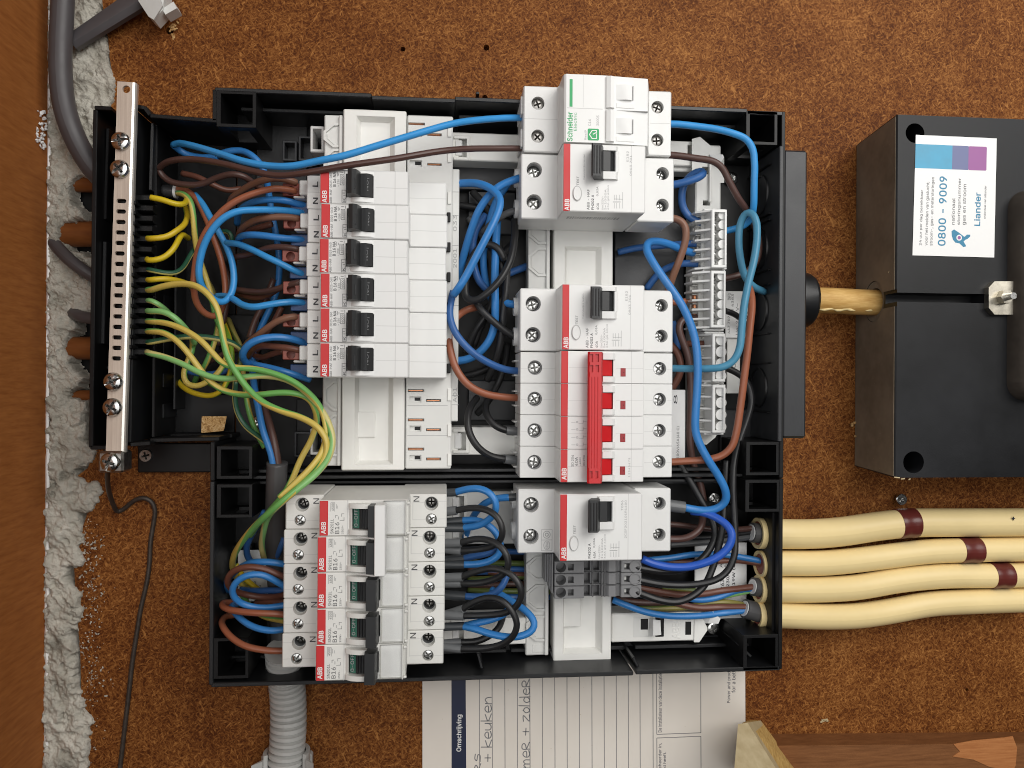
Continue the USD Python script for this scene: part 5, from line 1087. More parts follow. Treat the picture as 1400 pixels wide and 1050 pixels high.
# screw in the board
bs = P(1233, 683, .006); sb = thing('board_screw', 'single countersunk screw standing proud of the board above the topmost cream conduit', 'screw', (bs[0], bs[1], 0))
obj('screw_head', screw(bs[0], bs[1], .0048, px(7.6, 1233, 683, .006), .0014, ang=45, dome=False), M['steel'], sb); obj('screw_shank', cyl(bs[0], bs[1], -.008, .0048, .0012, .0017, 12), M['dull_steel'], sb)

# small debris
fl = []
for k, (u, v, L, a) in enumerate(((1198, 537, .002, 60), (1214, 570, .0035, 70), (1192, 573, .0012, 20), (1212, 639, .0015, 80), (1215, 647, .002, 15), (1226, 653, .0035, -5), (1234, 654.5, .0025, 8), (1243, 655, .0014, 30), (1216, 371, .0018, 60), (1190, 495, .0016, 70))):
    z = .0503 if u > 1224 else .050 * (u - 1170) / 55 + .0006
    p = P(u, v, z); fl.append(cbox(-L / 2, L / 2, -.00035, .00035, 0, .0005, .0001).rotate((rng.uniform(-20, 20), -30 if u < 1224 else 0, a)).translate(tuple(p)))
obj('sawdust', fl, M['pine'], smooth=False, label='pale sawdust bits lying on the dusty side and lower edge of the meter case', cat='sawdust', kind='stuff')
fl = []
for u, v, L, a in ((1164, 581, .0026, 80), (1170, 596, .003, 5), (1167, 578, .002, 20)):
    p = P(u, v, .001); fl.append(cbox(-L / 2, L / 2, -.0007, .0007, 0, .0012, .0002).rotate((10, 15, a)).translate(tuple(p)))
obj('wood_crumb', fl, M['rawchip'], smooth=False, label='raw wood crumbs on the board at the lower left of the meter case', cat='wood crumbs', kind='stuff')
# ------------------------------------------------------------------ wires
def W(label, mt, r, pts, sleeve=None, slr=None, slm='ferrule', cat='wire', name=None, slname='ferrule', twist=9, n=14, copper=None, end_sleeve=None):
    """pts: 'u,v,z u,v u,v,z ...', pixels and millimetres above the board (missing heights are filled in); sleeve: the ferrule's end point 'u,v,z' at the start."""
    raw = [list(map(float, q.split(','))) for q in pts.split()]
    k = [i for i, q in enumerate(raw) if len(q) > 2]
    z = np.interp(range(len(raw)), k, [raw[i][2] for i in k])
    p3 = np.array([P(q[0], q[1], zz / 1000) for q, zz in zip(raw, z)])
    rad = r * np.mean([depth(p) for p in p3]) / F
    name = name or {'gy': 'earth_wire', 'gy_olive': 'earth_wire', 'gy_dark': 'earth_wire', 'gy_yellow': 'earth_wire', 'gy_pale': 'earth_wire', 'yellow': 'earth_wire', 'sheath_grey': 'cable'}.get(mt, {'blue': 'blue_wire', 'light_blue': 'blue_wire', 'dark_blue': 'blue_wire', 'royal_blue': 'blue_wire', 'teal_blue': 'blue_wire', 'black_wire': 'black_wire', 'green': 'green_wire', 'grey_wire': 'grey_wire'}.get(mt, 'brown_wire'))
    path = spline(p3)
    (v, f), uv = tube(path, rad, n, twist=twist if mt.startswith('gy') else 0, phase=(len(names) % 7) / 7)
    if sleeve or copper or end_sleeve:
        t = thing(name, label, cat, p3[0])
        obj('insulation', (v, f), M[mt], t, smooth=True, uv=uv)
        for sv, a in ((sleeve, p3[0]), (end_sleeve, p3[-1])):
            if sv:
                q = list(map(float, sv.split(','))); e = P(q[0], q[1], q[2] / 1000)
                rr = (slr * np.mean([depth(a), depth(e)]) / F) if slr else rad * 1.25
                dd = (a - e) / np.linalg.norm(a - e)
                sg, _ = tube([e, e + (a - e) * .2, e + (a - e) * .8, a + dd * .0010], [rr, rr, rr, rr * .97], 18)
                obj(slname, sg, M[slm], t, smooth=40)
        if copper:
            q = list(map(float, copper.split(','))); e = P(q[0], q[1], q[2] / 1000); a = p3[0]
            sg, _ = tube([e, (e + a) / 2, a + (a - e) * .1], rad * .55, 10); obj('bare_end', sg, M['copper'], t, smooth=True)
        return t
    return obj(name, (v, f), M[mt], None, smooth=True, uv=uv, label=label, cat=cat)

# long wires across the top
W('long light blue wire crossing the upper half to the green-logo breaker', 'light_blue', 4.7, '237,198,30 243,196,33 262,199,44 300,210,56 335,221,64 370,227,68 400,227,72 440,219,75 470,213,76 520,198,74 580,180,70 620,169,64 655,164,56 690,161.5,48 722,161,42')
W('darker blue strand folding back under the long light blue wire at the upper left', 'blue', 4.3, '237,198,30 243,204,26 255,211,24 275,215,24 298,214,26')
W('blue wire arching from the upper left down behind the terminals into the grey cable sheath', 'blue', 4.5, '296,213,26 312,207,28 330,206,28 345,213,30 357,226,30 363,240,28 367,262,24 371,290,22 379,330,22 382,365,22 379,395,22 370,420,22 358,445,22 349,470,22 345,500,28 348,530,34 354,562,40 360,590,44 371,622,46 374,640,46')
W('long dark brown wire crossing the upper half just below the long blue one', 'dark_brown', 4.4, '217,231,34 224,224,38 238,219,44 268,218,52 310,225,60 350,235,66 382,240,70 420,236,76 470,227,79 540,217,78 600,207,72 640,203.5,62 680,203,52 722,203,44')
W('dark brown strand returning under the long brown wire in a flat loop', 'dark_brown', 4.3, '217,231,34 220,238,33 232,248,33 254,252.5,34 275,252,34 297,243,36 318,238,38 335,242,36 348,252,30 362,262,24')
W('short brown wire lying deep in the shade under the brown flat loop', 'brown', 4, '249,237,16 270,242,18 290,252,18 310,260,15 330,258,12')
# left terminals of the six small breakers
W('tan wire into the topmost red terminal, upper of its pair', 'tan_brown', 4.6, '405,250,51 398,247,53 380,243.5,55 362,246,54 345,252,50 330,261,44 318,270,36 312,284,26')
W('red-brown wire into the topmost red terminal, making the big brown loop at the left', 'orange_brown', 4.4, '404,261.5,51 396,260,53 375,258,57 352,263,60 328,272,62 308,285,62 292,302,61 279,322,60 270,347,58 266,372,56 265,392,54 268,412,50 276,425,46 287,432,42 297,431,38 304,421,34 308,402,32 307,380,32 302,355,34 294,330,34 285,306,33 275,284,31 263,266,29 250,259,27 240,257,26')
W('blue wire into the neutral terminal of the topmost small breaker', 'blue', 4.5, '424,283,44 405,278,48 388,274,51 368,273,52 348,276,50 333,283,44 326,293,36 324,306,28')
W('bright light blue wire looping round at the left, fed into the second small breaker', 'light_blue', 4.6, '421,292,44 405,290,48 385,287.5,53 350,287,60 325,289,64 307,297,65 291,313,64 279,335,62 273,358,60 272,376,58 276,392,54 286,404,50 297,412.5,46 306,413,43 315,404,40 319.5,388,38 318,362,37 310,338,36 299,317,36 288,298,34 277,279,31 266,266,28')
W('tan wire into the second red terminal, upper of two', 'tan_brown', 4.6, '408,299,51 395,297,53 372,297,54 350,301,50 335,309,44 328,318,36 326,330,26')
W('dark tan wire sinking behind the second red terminal', 'brown', 4.3, '372,306,36 355,311,34 338,317,28 328,322,20')
W('blue wire curling into the neutral terminal of the second small breaker', 'blue', 4.6, '424,329,44 405,327,48 385,325.5,51 360,322,52 342,321,50 330,323,44 326,329,36 331,338,26')
W('light blue wire slanting down to the neutral terminal of the third small breaker', 'light_blue', 4.4, '420,377,44 405,371,48 385,361,50 362,350,50 342,340,46 325,333.5,42 308,332,36')
W('dark brown wire into the third red terminal', 'dark_brown', 4.2, '408,341,51 392,338,52 372,338,50 352,344,44 335,349,38 315,352,30')
W('dark brown wire into the fourth red terminal', 'dark_brown', 4.4, '410,386,51 396,389,50 380,395,46 362,399,40 345,399,34 322,396,28')
W('second brown wire twisted under the one into the fourth red terminal', 'brown', 4.2, '378,396,38 365,404,34 350,407,30 335,404,26 320,399,22')
W('bright blue wire bending into the neutral terminal of the fourth small breaker', 'light_blue', 4.6, '424,416,44 408,413,48 388,413.5,52 365,417,54 347,420,54 332,417,50 321,410,44 310,405,36 296,405,30')
W('tan wire rising to the fifth red terminal', 'tan_brown', 4.6, '405,433,51 396,433.5,53 382,438,53 366,448,50 352,459,46 341,467,40 330,480,30')
W('brown wire hanging down behind the fifth small breaker terminal', 'brown', 4.2, '385,420,30 376,438,30 362,458,28 350,480,24')
W('dark brown wire running down in the shade left of the fifth red terminal', 'dark_brown', 4.2, '374,382,24 362,412,26 348,440,26 341,462,26')
W('blue wire bending down from the fifth small breaker in a tight arc', 'blue', 5.0, '422,472,44 408,466,49 392,462,53 372,461,55 354,464,56 340,471,55 332,482,52 332,490,48 338,497,42 345,500,36')
W('blue wire into the neutral terminal of the lowest small breaker', 'blue', 4.6, '424,519,44 405,513,48 385,507,50 365,502,48 350,499,44 342,495,38')
W('brown wire into the lowest red terminal', 'brown', 4.4, '410,479,51 396,476,52 378,474,50 360,473,46 348,477,40 340,487,30')
W('short brown end sticking out under the lowest red terminal', 'brown', 4, '388,480,40 372,484,36 358,489,30 347,486,26')
# earth wires from the bar
W('yellow stub from the topmost slot sleeve of the earth bar', 'yellow', 3.9, '206,270,46 222,273,46 236,278,45 247,280,43 254,277,38 256,268,30')
W('yellow-green wire from the second coloured slot, bending up into the shade', 'gy_yellow', 3.9, '201,326,40 208,326,46 228,323.5,45 242,315,42 252,307,36 256,295,28 254,284,20', twist=2)
W('yellow wire curving up below the second one from the earth bar', 'yellow', 3.9, '201,354,40 205,356,46 222,353,46 236,342,44 244,328,40 249,321,34 258,326,24')
W('pale green and yellow wire curving up to the cable end', 'gy_dark', 3.3, '201,368.5,40 208,369.5,46 225,373,45 240,373,42 250,366,38 258,353,32 265,341,28', twist=1)
W('short yellow wire going behind the large earth loop', 'gy_yellow', 3.8, '201,382.5,40 208,382.5,46 224,381,45 240,383,41 256,388,34 266,396,26', twist=2)
W('longest green and yellow wire, arching from the earth bar down to the lower left', 'gy', 4.4, '201,396.5,40 208,396,47 225,391,52 248,388,56 268,391,60 284,402,62 296,420,63 302,445,63 306,468,63 312,490,64 322,508,65 337,529,66 358,549,68 385,562,70 412,571,72 434,584,74 446,602,75 446,620,75 436,640,76 415,661,80 390,682,84 366,703,80 346,722,70 330,742,58 320,760,44 318,775,32 324,790,22 340,808,16')
W('pale green wire dropping from the middle of the earth bar', 'gy_pale', 3.6, '201,411,40 208,411.5,46 217,416,45 228,425,40 236,434,32')
W('bright green wire from the earth bar turning down into the bundle', 'gy_pale', 4.2, '201,425,40 207,425.5,47 222,426,50 236,432,50 248,443,48 258,455,42 266,470,34', twist=0)
W('yellow and green wire from the earth bar, passing close below the six small breakers', 'gy', 4.2, '201,439,40 207,439.5,48 228,442,54 252,451,58 275,466,61 291,483,62 305,497,63 322,502.5,64 345,504,64 372,510,65 398,520,66 417,533,67 434,551,69 443,570,71 446,592,72 441,616,74 426,638,78 404,660,80 382,680,80')
W('yellow and green wire diving steeply from the earth bar under the others', 'gy', 4.2, '201,453,40 207,453,48 224,455,53 242,466,56 259,485,57 273,504,57 288,522,57 304,533,57 326,539,58 352,540,60 380,537,62 404,538,63 422,545,62 431,560,60 433,575,58 426,600,56 411,628,56 400,654,58 388,676,60 372,695,56 355,714,46 342,732,34')
W('dark green and yellow wire lying straight across the other earth wires', 'gy_dark', 3.9, '201,467.5,40 207,467.5,46 226,464,47 248,461,48 270,460,48 296,463,46 318,469,42 330,478,36', twist=1)
W('green wire from the lowest coloured slot of the earth bar', 'gy_pale', 4.2, '201,481,40 205,483,49 225,488,53 248,497,56 270,508,58 288,515,59 310,518,60 338,515,61 362,514,62 385,517,63 405,526,64 425,543,67 440,561,70 450,580,72 455,600,74 450,625,76 432,648,78 408,668,82 384,688,82 367,706,72 360,728,60 358,748,46 362,768,34')
W('green and yellow loop curling back at the lower left of the earth wires', 'gy', 3.9, '263,462,30 263,478,32 255,498,36 251,514,38 257,526,38 269,528,38 288,519,38 302,505,36 310,488,32')
W('dim yellow and green wire sagging behind the earth loop', 'gy_yellow', 3.6, '240,514,8 248,527,16 264,537,22 288,541,24 303,534,26 313,515,26 317,492,26 315,470,22 308,446,12 303,436,5')
W('green and yellow wire running down from the sheath beside the brown loop', 'gy', 3.9, '243,264,28 252,266,33 260,274,36 264,292,36 266,318,34 270,345,30 280,375,26 289,405,26 294,430,26 303,452,26')
W('dark green and yellow wire bowing left above the screw, going into the grey cable sheath', 'gy_dark', 3.6, '322,522,40 321,545,38 325,565,37 336,583,37 352,596,39 365,606,41 374,625,44 380,640,45', twist=1)
W('dim green wire coiled deep behind the brown loop', 'gy_dark', 3.2, '300,318,14 310,315,15 317,322,15 316,332,14', twist=1)
W('grey sheathed cable end with white core wrap at the upper left', 'sheath_dark', 8.5, '222,261,26 240,262,26', cat='cable', name='cable_end')
obj('sheath_rim', tube([P(238.5, 262, .026), P(242, 262.2, .026)], px(9.0, 240, 262, .026), 20)[0], M['sticker'], None, smooth=40, label='white paper wrap around the end of the grey cable at the upper left', cat='cable wrap')
# grey cables
W('thick dark grey cable curving down the plaster at the upper left edge', 'cable_grey', 14.5, '88,-40,16 85,20,16 83,60,16 83,100,16 87,140,15 95,170,14 108,200,12 125,228,10 150,255,8', cat='cable', name='cable', n=26)
W('thin grey cable poking out of the plaster between two brown pipes', 'cable_grey', 8.5, '72,330,-2 82,342,4 95,355,8 110,367,9 130,380,8 150,392,7', cat='cable', name='cable', n=20)
W('short grey cable stub below the plaster lump at the left', 'cable_grey', 8, '100,428,0 112,433,6 130,436,7 150,437,6', cat='cable', name='cable', n=18)
W('grey sheathed cable standing beside the five B16 breakers with its cores leaving the top', 'sheath_grey', 13.5, '379,632,44 378,660,42 377,690,38 376,730,32 378,780,26 382,830,20 384,880,18 384,905,17', cat='cable', name='cable', n=24)
W('brown core rising out of the grey sheath beside the blue one', 'dark_brown', 5.0, '356,540,30 362,560,36 370,585,42 376,610,45 381,640,45')
fs = thing('grey_strap', 'flat grey strap slanting from the plaster to a plastic plug at the upper edge', 'strap', P(140, 25, .01))
a, b = P(98, 58, .010), P(196, -6, .012); nrm = np.array([-(b - a)[1], (b - a)[0], 0]); nrm /= np.linalg.norm(nrm)
obj('strap_body', hull([tuple(p + nrm * s * px(w_, 140, 30, .01) + [0, 0, z]) for p, w_ in ((a, 10.5), (b, 14)) for s, z in ((-1, -.003), (-1, .0008), (1, -.003), (1, .0008), (-.45, .003), (.2, .003))]), M['cable_grey'], fs)
plg = thing('plastic_plug', 'light grey plastic plug at the upper edge, at the end of the grey strap', 'plug', P(215, 8, .012))
def rotq(pts, z0, z1, c=0): return hull([(*P(u, v, z1)[:2], z) for u, v in pts for z in (z0, z1)])
obj('plug_body', rotq([(189, 0), (196, -22), (228, -26), (222, 14), (210, 27), (203, 22)], .008, .019), M['lgrey'], plg)
obj('plug_face', rotq([(189, 1), (203, 22.5), (210, 27), (209, 20), (222, 8), (212, -24)], .019, .0205), M['corrugated'], plg)
obj('plug_wing', rotq([(222, 12), (226, 20), (242, 11), (237, 2)], .008, .017), M['lgrey'], plg)
W('bare dull wire leaving the end clamp of the earth bar and wriggling down the board', 'slate_wire', 3.1, '147,642,44 147,655,34 149,672,20 155,690,8 161,700,2 172,694,2 182,685,3 195,680,4 206,684,3 212,696,2 210,715,1.2 206,740,1.2 204,775,1.2 200,800,1.2 193,830,1.2 188,860,1.2 181,905,1.2 176,950,1.2 170,1000,1.2 163,1060,1.2', name='bare_wire', n=10)
# loops at the lower left, into the five B16 breakers
W('dark blue wire hanging down left of the grey sheath', 'dark_blue', 4.4, '362,700,40 352,718,34 342,735,28 337,750,24 340,764,20 350,774,16')
W('blue wire bowing into the second B16 breaker from the left', 'blue', 4.4, '396,773,52 375,769,54 355,768,54 338,771,50 325,779,44 314,789,36 310,798,28 313,808,22')
W('brown wire looping round the blue ring, into the third B16 breaker', 'brown', 4.4, '396,791,52 380,785,55 362,778,56 342,775,56 325,778,54 314,786,50 311,796,46 317,805,40 332,812,34 355,816,32 375,816,34 396,812,40')
W('blue wire forming the open ring at the left of the middle B16 breaker', 'blue', 4.5, '396,806,54 378,795,57 362,787,59 347,785,60 332,789,60 320,799,59 317.5,811,57 325,822,54 342,829,52 362,831,51 380,829,50 396,826,50')
W('blue wire running flat behind the ring, toward the middle B16 breaker', 'dark_blue', 4.3, '396,808,34 370,807,32 348,808,28 330,806,22')
W('brown wire folding sharply at the left wall, into the fourth B16 breaker', 'orange_brown', 4.4, '396,841,54 375,839,56 350,838,56 328,836,54 312,833,50 304,828,44 306,824,38 320,824,32 338,826,28')
W('blue wire drooping below the ring, into the fourth B16 breaker', 'blue', 4.4, '396,858,54 378,862,56 360,861,56 342,855,54 328,845,50 319,834,44 317,828,38 324,826,32')
W('orange-brown wire making the lowest curl at the left wall, into the lowest B16 breaker', 'orange_brown', 4.4, '396,889,54 378,890,55 355,888,55 335,883,54 317,872,50 306,859,44 303,850,38 308,843,32 320,841,26')
W('brown wire deep between the ring and the fourth B16 breaker', 'brown', 4.1, '396,822,36 370,823,34 350,824,28')
W('green and yellow wire showing below the orange-brown fold, toward the fourth B16 breaker', 'gy', 3.9, '396,850,40 378,847,38 362,843,34 345,832,26 330,812,20')
W('dark olive wire running under the ring of blue wire', 'gy_yellow', 4.0, '322,772,24 332,788,22 345,800,20 360,812,18', twist=1)
W('blue wire rising steeply beside the second B16 breaker', 'dark_blue', 4.2, '388,735,34 382,752,34 374,770,30')
# jumper loops right of the five B16 breakers
fd = dict(slm='ferrule_dark')
W('topmost blue jumper looping right from the topmost B16 breaker', 'blue', 4.8, '622,673,46 640,668.5,50 655,668,53 668,673,55 677,684,56 678,697,55 670,709,52 655,718,48 632,722,44', sleeve='606,674,44', slr=5.6, end_sleeve='606,722,44', **fd)
W('blue wire entering the upper left of the lower residual current device', 'blue', 4.8, '698,680,42 682,681,40 667,686,36 655,695,30 646,708,24 640,722,18 636,735,14', sleeve='708,679,42', slr=5.2, **fd)
W('topmost black jumper arching between the two upper B16 breakers', 'black_wire', 4.5, '622,698,50 645,694.5,55 665,697,60 680,707,63 687,722,64 685,737,62 675,746,58 655,751,53 628,752.5,49', sleeve='606,700,48', slr=6.2, end_sleeve='606,750,47', n=16)
W('blue jumper below the topmost black one', 'blue', 4.8, '630,712,40 648,711,42 664,716,44 677,727,45 684,742,45 683,757,44 672,766,43 655,771,43 632,772,43', sleeve='606,714,40', slr=5.6, end_sleeve='606,772,42', **fd)
W('second black jumper arching from the second to the third B16 breaker', 'black_wire', 4.5, '628,742,52 650,737,56 670,739,61 687,750,65 695,766,66 692,781,64 678,791,59 655,797,54 628,797,50', sleeve='606,743,49', slr=6.2, end_sleeve='606,797,48', n=16)
W('dim blue jumper in the middle of the loops', 'dark_blue', 4.7, '632,764,34 650,760,36 668,756,38 682,748,38', sleeve='606,766,34', slr=5.6, **fd)
W('third black jumper, the one reaching farthest right', 'black_wire', 4.5, '630,789,52 652,781,57 676,777,62 697,784,66 710,799,68 713,815,67 705,830,64 690,838,60 665,841,55 632,842,51', sleeve='606,790,49', slr=6.2, end_sleeve='607,841,48', n=16)
W('dim blue jumper behind the third black one, rising to the right', 'dark_blue', 4.7, '634,815,40 655,816,42 674,812,44 687,801,46 693,787,44', sleeve='607,813,38', slr=6.4, **fd)
W('blue jumper with a drooping bight reaching the lower white carrier', 'blue', 4.8, '632,856,46 650,860,50 672,867,54 695,871,57 715,869,58 729,861,58 731,851,57 722,838,54 706,826,50 690,816,46 672,806,40', sleeve='606,857,45', slr=5.6, **fd)
W('blue wire crossing over the drooping bight, upper branch', 'blue', 4.8, '630,857,44 650,852,48 672,847,50 690,839,50 700,828,46')
W('fourth black jumper arching down to the lowest B16 breaker', 'black_wire', 4.5, '632,833,50 648,823,54 668,817,58 686,821,62 700,835,64 707,853,64 702,869,62 688,880,58 665,886,54 628,887,50', sleeve='607,841,42', slr=5.8, end_sleeve='606,885,48', n=16)
W('short black wire behind the lowest black jumper', 'black_wire', 4.5, '628,878,40 650,877,40 668,870,38 682,858,34 688,842,28', sleeve='607,880,40', slr=5.6)
for lab, m_, y0_, y1_ in (('dark blue wire lying flat under the jumper loops, uppermost of the flat bundle', 'dark_blue', 752, 754), ('yellow-green wire lying flat under the jumper loops', 'gy_olive', 768, 770), ('brown wire lying flat under the jumper loops', 'brown', 777, 785), ('dark blue wire in the middle of the flat bundle under the loops', 'dark_blue', 783, 778), ('olive wire of the flat bundle, just below its middle blue one', 'gy_olive', 792, 788), ('dark brown wire of the flat bundle under the loops', 'dark_brown', 800, 798), ('green wire near the lower edge of the flat bundle', 'gy_olive', 806, 808), ('lowest blue wire of the flat bundle under the loops', 'dark_blue', 816, 816)):
    W(lab, m_, 3.8, f'640,{y0_},9 670,{(y0_ + y1_) / 2 + 1},12 700,{y1_},13 730,{y1_ + 1},10 760,{y1_},9', twist=2)
# between the white carrier and the right-hand devices
W('blue wire bending from the top residual current device down behind the busbar block', 'blue', 5.2, '712,243,42 700,247,43 684,254,44 668,268,44 655,287,42 645,312,38 637,338,34 631,362,30 628,392,26')
W('bright printed blue wire hanging in the long loop between the carriers', 'blue', 5.4, '620,252,36 640,250,40 658,252,45 673,259,49 683,270,52 683,283,55 676,302,57 664,326,58 650,353,58 637,378,57 627,394,56 620,403,52')
W('dark blue wire sweeping down to the switch, second contact from its top', 'dark_blue', 4.9, '620,398,46 616,415,44 615,432,46 621,452,48 633,469,49 650,485,48 672,498,45 695,506,41 716,507,38')
W('straight upright blue wire curving left at its foot', 'blue', 5.4, '680,300,30 678,335,32 676.5,380,34 677,420,34 676,445,32 668,467,30 654,483,28 640,491,26 622,494,24')
W('dim blue wire bowing left behind the printed blue loop', 'dark_blue', 5.0, '664,294,22 652,312,24 646,335,24 648,362,24 655,384,24 668,398,22')
W('brown wire curving down to the switch, third contact from its top', 'orange_brown', 5.0, '652,420,30 637,424,32 622,436,36 614,455,40 616,480,44 624,505,46 640,526,46 662,538,44 690,543,41 716,544,38')
W('dark grey wire entering the top residual current device at its lower contact', 'grey_wire', 4.6, '712,287,38 700,289,38 685,296,36 672,306,32 660,318,26')
W('black wire hanging in the big loop left of the middle residual current device', 'black_wire', 5.0, '704,300,34 703,330,38 697,358,42 684,382,44 667,400,44 650,411,42 638,408,40 636,390,38 640,365,34 650,345,32 662,334,33 674,335,34 684,343,35 690,356,34', n=16)
W('upright black wire beside the straight blue one', 'black_wire', 5.0, '694,350,30 692,390,32 688,430,32 684,468,30 676,498,26 666,520,20')
W('black wire slanting down to the middle residual current device', 'black_wire', 4.8, '650,412,34 660,426,36 675,440,37 690,452,37 712,465,37')
W('blue stub entering the middle residual current device at its upper contact', 'blue', 5.2, '690,414,32 700,416,35 714,417,36')
W('dark wire crossing low behind the loops toward the short white carrier', 'dark_blue', 5.0, '656,392,10 680,380,11 705,370,11 726,362,10')
W('black wire low across the floor, upper of two behind the loops', 'black_wire', 5.0, '620,280,10 645,283,11 675,287,11 700,296,10')
W('black wire low across the floor above the curved black pair', 'black_wire', 4.6, '628,515,9 645,512,10 665,505,10 684,495,9')
W('black wire with grey ferrule into the switch, third contact, in a short curl', 'black_wire', 4.8, '695,589,38 682,585,38 670,575,36 664,562,32 666,548,26 676,538,20', sleeve='713,590,38', slr=6.2)
W('black wire with grey ferrule into the lowest switch contact, in a wide curl', 'black_wire', 4.9, '692,628,40 672,624,42 655,613,44 643,595,44 639,575,42 643,557,36 652,544,28', sleeve='713,630,38', slr=6.2)
W('black wire arcing deep in the gap right of the busbar block', 'black_wire', 4.8, '646,262,14 668,288,19 681,328,23 684,370,23 676,410,21 660,440,19 648,472,16')
W('black wire sagging from below the top residual current device to the floor', 'black_wire', 4.6, '702,332,20 689,346,24 680,368,26 676,396,26 667,426,24 650,452,22 638,482,16')
W('dim grey wire on the floor behind the printed blue loop', 'grey_wire', 4.4, '640,298,11 660,324,13 672,360,13 668,402,11')
W('blue wire hanging behind the bend at the top of the printed loop', 'blue', 4.9, '694,252,24 678,276,25 668,308,25 661,345,25 663,380,23 672,410,20')
W('black wire rising from the curled black pair left of the switch', 'black_wire', 4.6, '652,566,14 668,548,18 682,522,21 691,494,20 694,470,18')
W('small black ring of wire beside the short white carrier', 'black_wire', 4.6, '664,330,22 677,346,28 686,368,29 686,392,25 676,412,20 660,424,16')
W('green and yellow wire hanging straight down in the left tangle', 'gy', 3.8, '300,438,18 293,468,19 281,498,20 271,512,14 266,522,5')
W('green and yellow wire beside the blue one above the screw', 'gy', 3.8, '331,500,26 335,528,27 339,556,28 349,588,30 362,612,32')
W('dim green wire weaving behind the bright blue loop at the left', 'gy_olive', 3.7, '268,345,20 276,372,18 290,396,16 298,430,16 296,462,16')
W('brown wire falling in the dark behind the big brown loop', 'dark_brown', 4.0, '300,350,12 313,390,12 307,430,12 298,472,11')
W('dark blue wire deep in the tangle near the chipboard offcut', 'dark_blue', 4.2, '258,508,14 284,512,16 306,508,15 330,498,14')
W('olive wire looping low among the left earth wires', 'gy_olive', 3.7, '312,436,5 320,456,14 330,480,18 322,512,20 300,528,20 280,520,18 272,500,16')
W('dark brown wire crossing under the earth wires toward the fifth small breaker', 'dark_brown', 4.0, '282,496,14 302,486,16 322,478,18 344,478,20')
# right-hand side
W('bright blue wire from the green-logo breaker turning down at the right wall', 'light_blue', 4.7, '910,169.5,42 928,170,43 955,173,44 982,177,46 1004,183,48 1020,190,48 1029,203,48 1031.5,222,48 1031,255,46 1030,285,42 1026,300,36 1016,309,32 1000,314,30 988,317,28')
W('teal wire with the tall upright loop, running left to the switch', 'teal_blue', 5.0, '912,503.5,40 940,504,46 968,504,52 988,502,55 1003,493,56 1011,477,56 1014,450,56 1017,420,56 1023,388,55 1031,355,54 1035,325,52 1034,303,50 1028,291,48 1020,291,45 1013,303,42 1010,325,40 1012,352,38 1018,377,36 1029,391,33 1045,399,28')
W('dark brown wire from the green-logo breaker slanting down behind the teal loop', 'dark_brown', 4.6, '910,211.5,42 928,213,43 955,217,44 974,220,45 987,229,45 998,250,44 1010,272,42 1022,289,38 1034,315,32 1038,340,28 1033,360,26 1020,372,26 1000,379,26 988,381,26')
W('dark blue loop at the right of the top residual current device', 'dark_blue', 5.2, '908,254,36 925,252,38 944,247,40 958,241,40 963,236,38 957,234,36 947,238,33 937,249,30 932,266,28 934,284,26 944,298,26 960,305,26')
W('blue wire bending back from the topmost terminal block and running down past the switch', 'blue', 5.4, '948,346,27 932,341,31 915,334,35 897,330,39 886,332,42 884,341,45 890,354,48 902,373,51 917,394,53 931,415,54 943,440,54 951,468,54 954,500,54 953,535,53 951,565,52 951,590,51 957,608,51 969,630,51 983,652,50 992,671,49 992,685,47 983,694,45 968,698,43 952,697,41 934,693.5,40', end_sleeve='914,691,39', slr=8.2, n=16)
W('royal blue wire curling right of the lower residual current device', 'royal_blue', 5.4, '878,764,46 892,770,47 915,775,49 940,775,51 965,769,53 985,759,54 998,745,54 1001,730,53 994,718,50 980,708,46 962,701,42 945,699,38')
W('tan wire bending below the top residual current device', 'tan_brown', 5.0, '912,298,34 924,299,35 934,305,36 938,316,36 936,334,35 929,355,33 921,375,30 912,402,24')
W('dark blue wire low behind the tan one, into the topmost terminal block', 'dark_blue', 4.6, '952,333,26 930,334,24 900,336,19 865,340,14 845,345,11')
W('dark blue wire curving low from the topmost terminal block', 'dark_blue', 4.8, '954,361,25 936,360,24 918,364,21 900,375,16 884,395,11')
W('orange-brown wire running down the right side and turning into the lowest switch contact', 'orange_brown', 5.0, '1022,388,38 1027,402,43 1028,420,47 1025,450,50 1022,480,51 1017,520,52 1012,558,52 1007,590,52 1001,610,51 989,622,49 970,628,47 945,630,45 910,632,42')
W('dark brown wire bending down beside the lower blue sweep', 'dark_brown', 4.8, '958,434,25 944,435,27 932,438,28 928,447,29 932,463,29 940,485,29 944,520,28 944,560,27 943,600,26 948,635,25 957,660,24 962,685,24')
W('brown wire with a bare copper end in the second terminal block', 'orange_brown', 4.6, '938,412,26 928,413,25 912,413.5,24', copper='952,411.5,26.5')
W('brown wire bulging right of the upper switch contacts', 'brown', 5.0, '916,470,22 926,482,24 931,500,25 928,515,24 918,532,22')
W('blue wire glimpsed behind the brown bulge', 'dark_blue', 5.0, '919,440,16 924,458,17 926,478,16')
W('brown stub into the third terminal block', 'brown', 4.4, '962,470,26 950,470,25 938,470,22')
W('black wire passing from the second terminal block behind the teal wire', 'black_wire', 4.0, '992,425,30 1003,429,28 1015,438,24 1022,452,18')
W('thin black wire running down the right side to the grey terminal blocks', 'black_wire', 4.6, '993,503,30 1006,509,29 1018,518,28 1026,535,28 1027,552,29 1021,575,31 1012,600,34 1004,630,38 1002,665,42 1004,705,44 1005,735,46 1004,760,48 995,780,48 980,792,48 958,798,47 930,800,46 900,798,45 868,791.5,44', n=14)
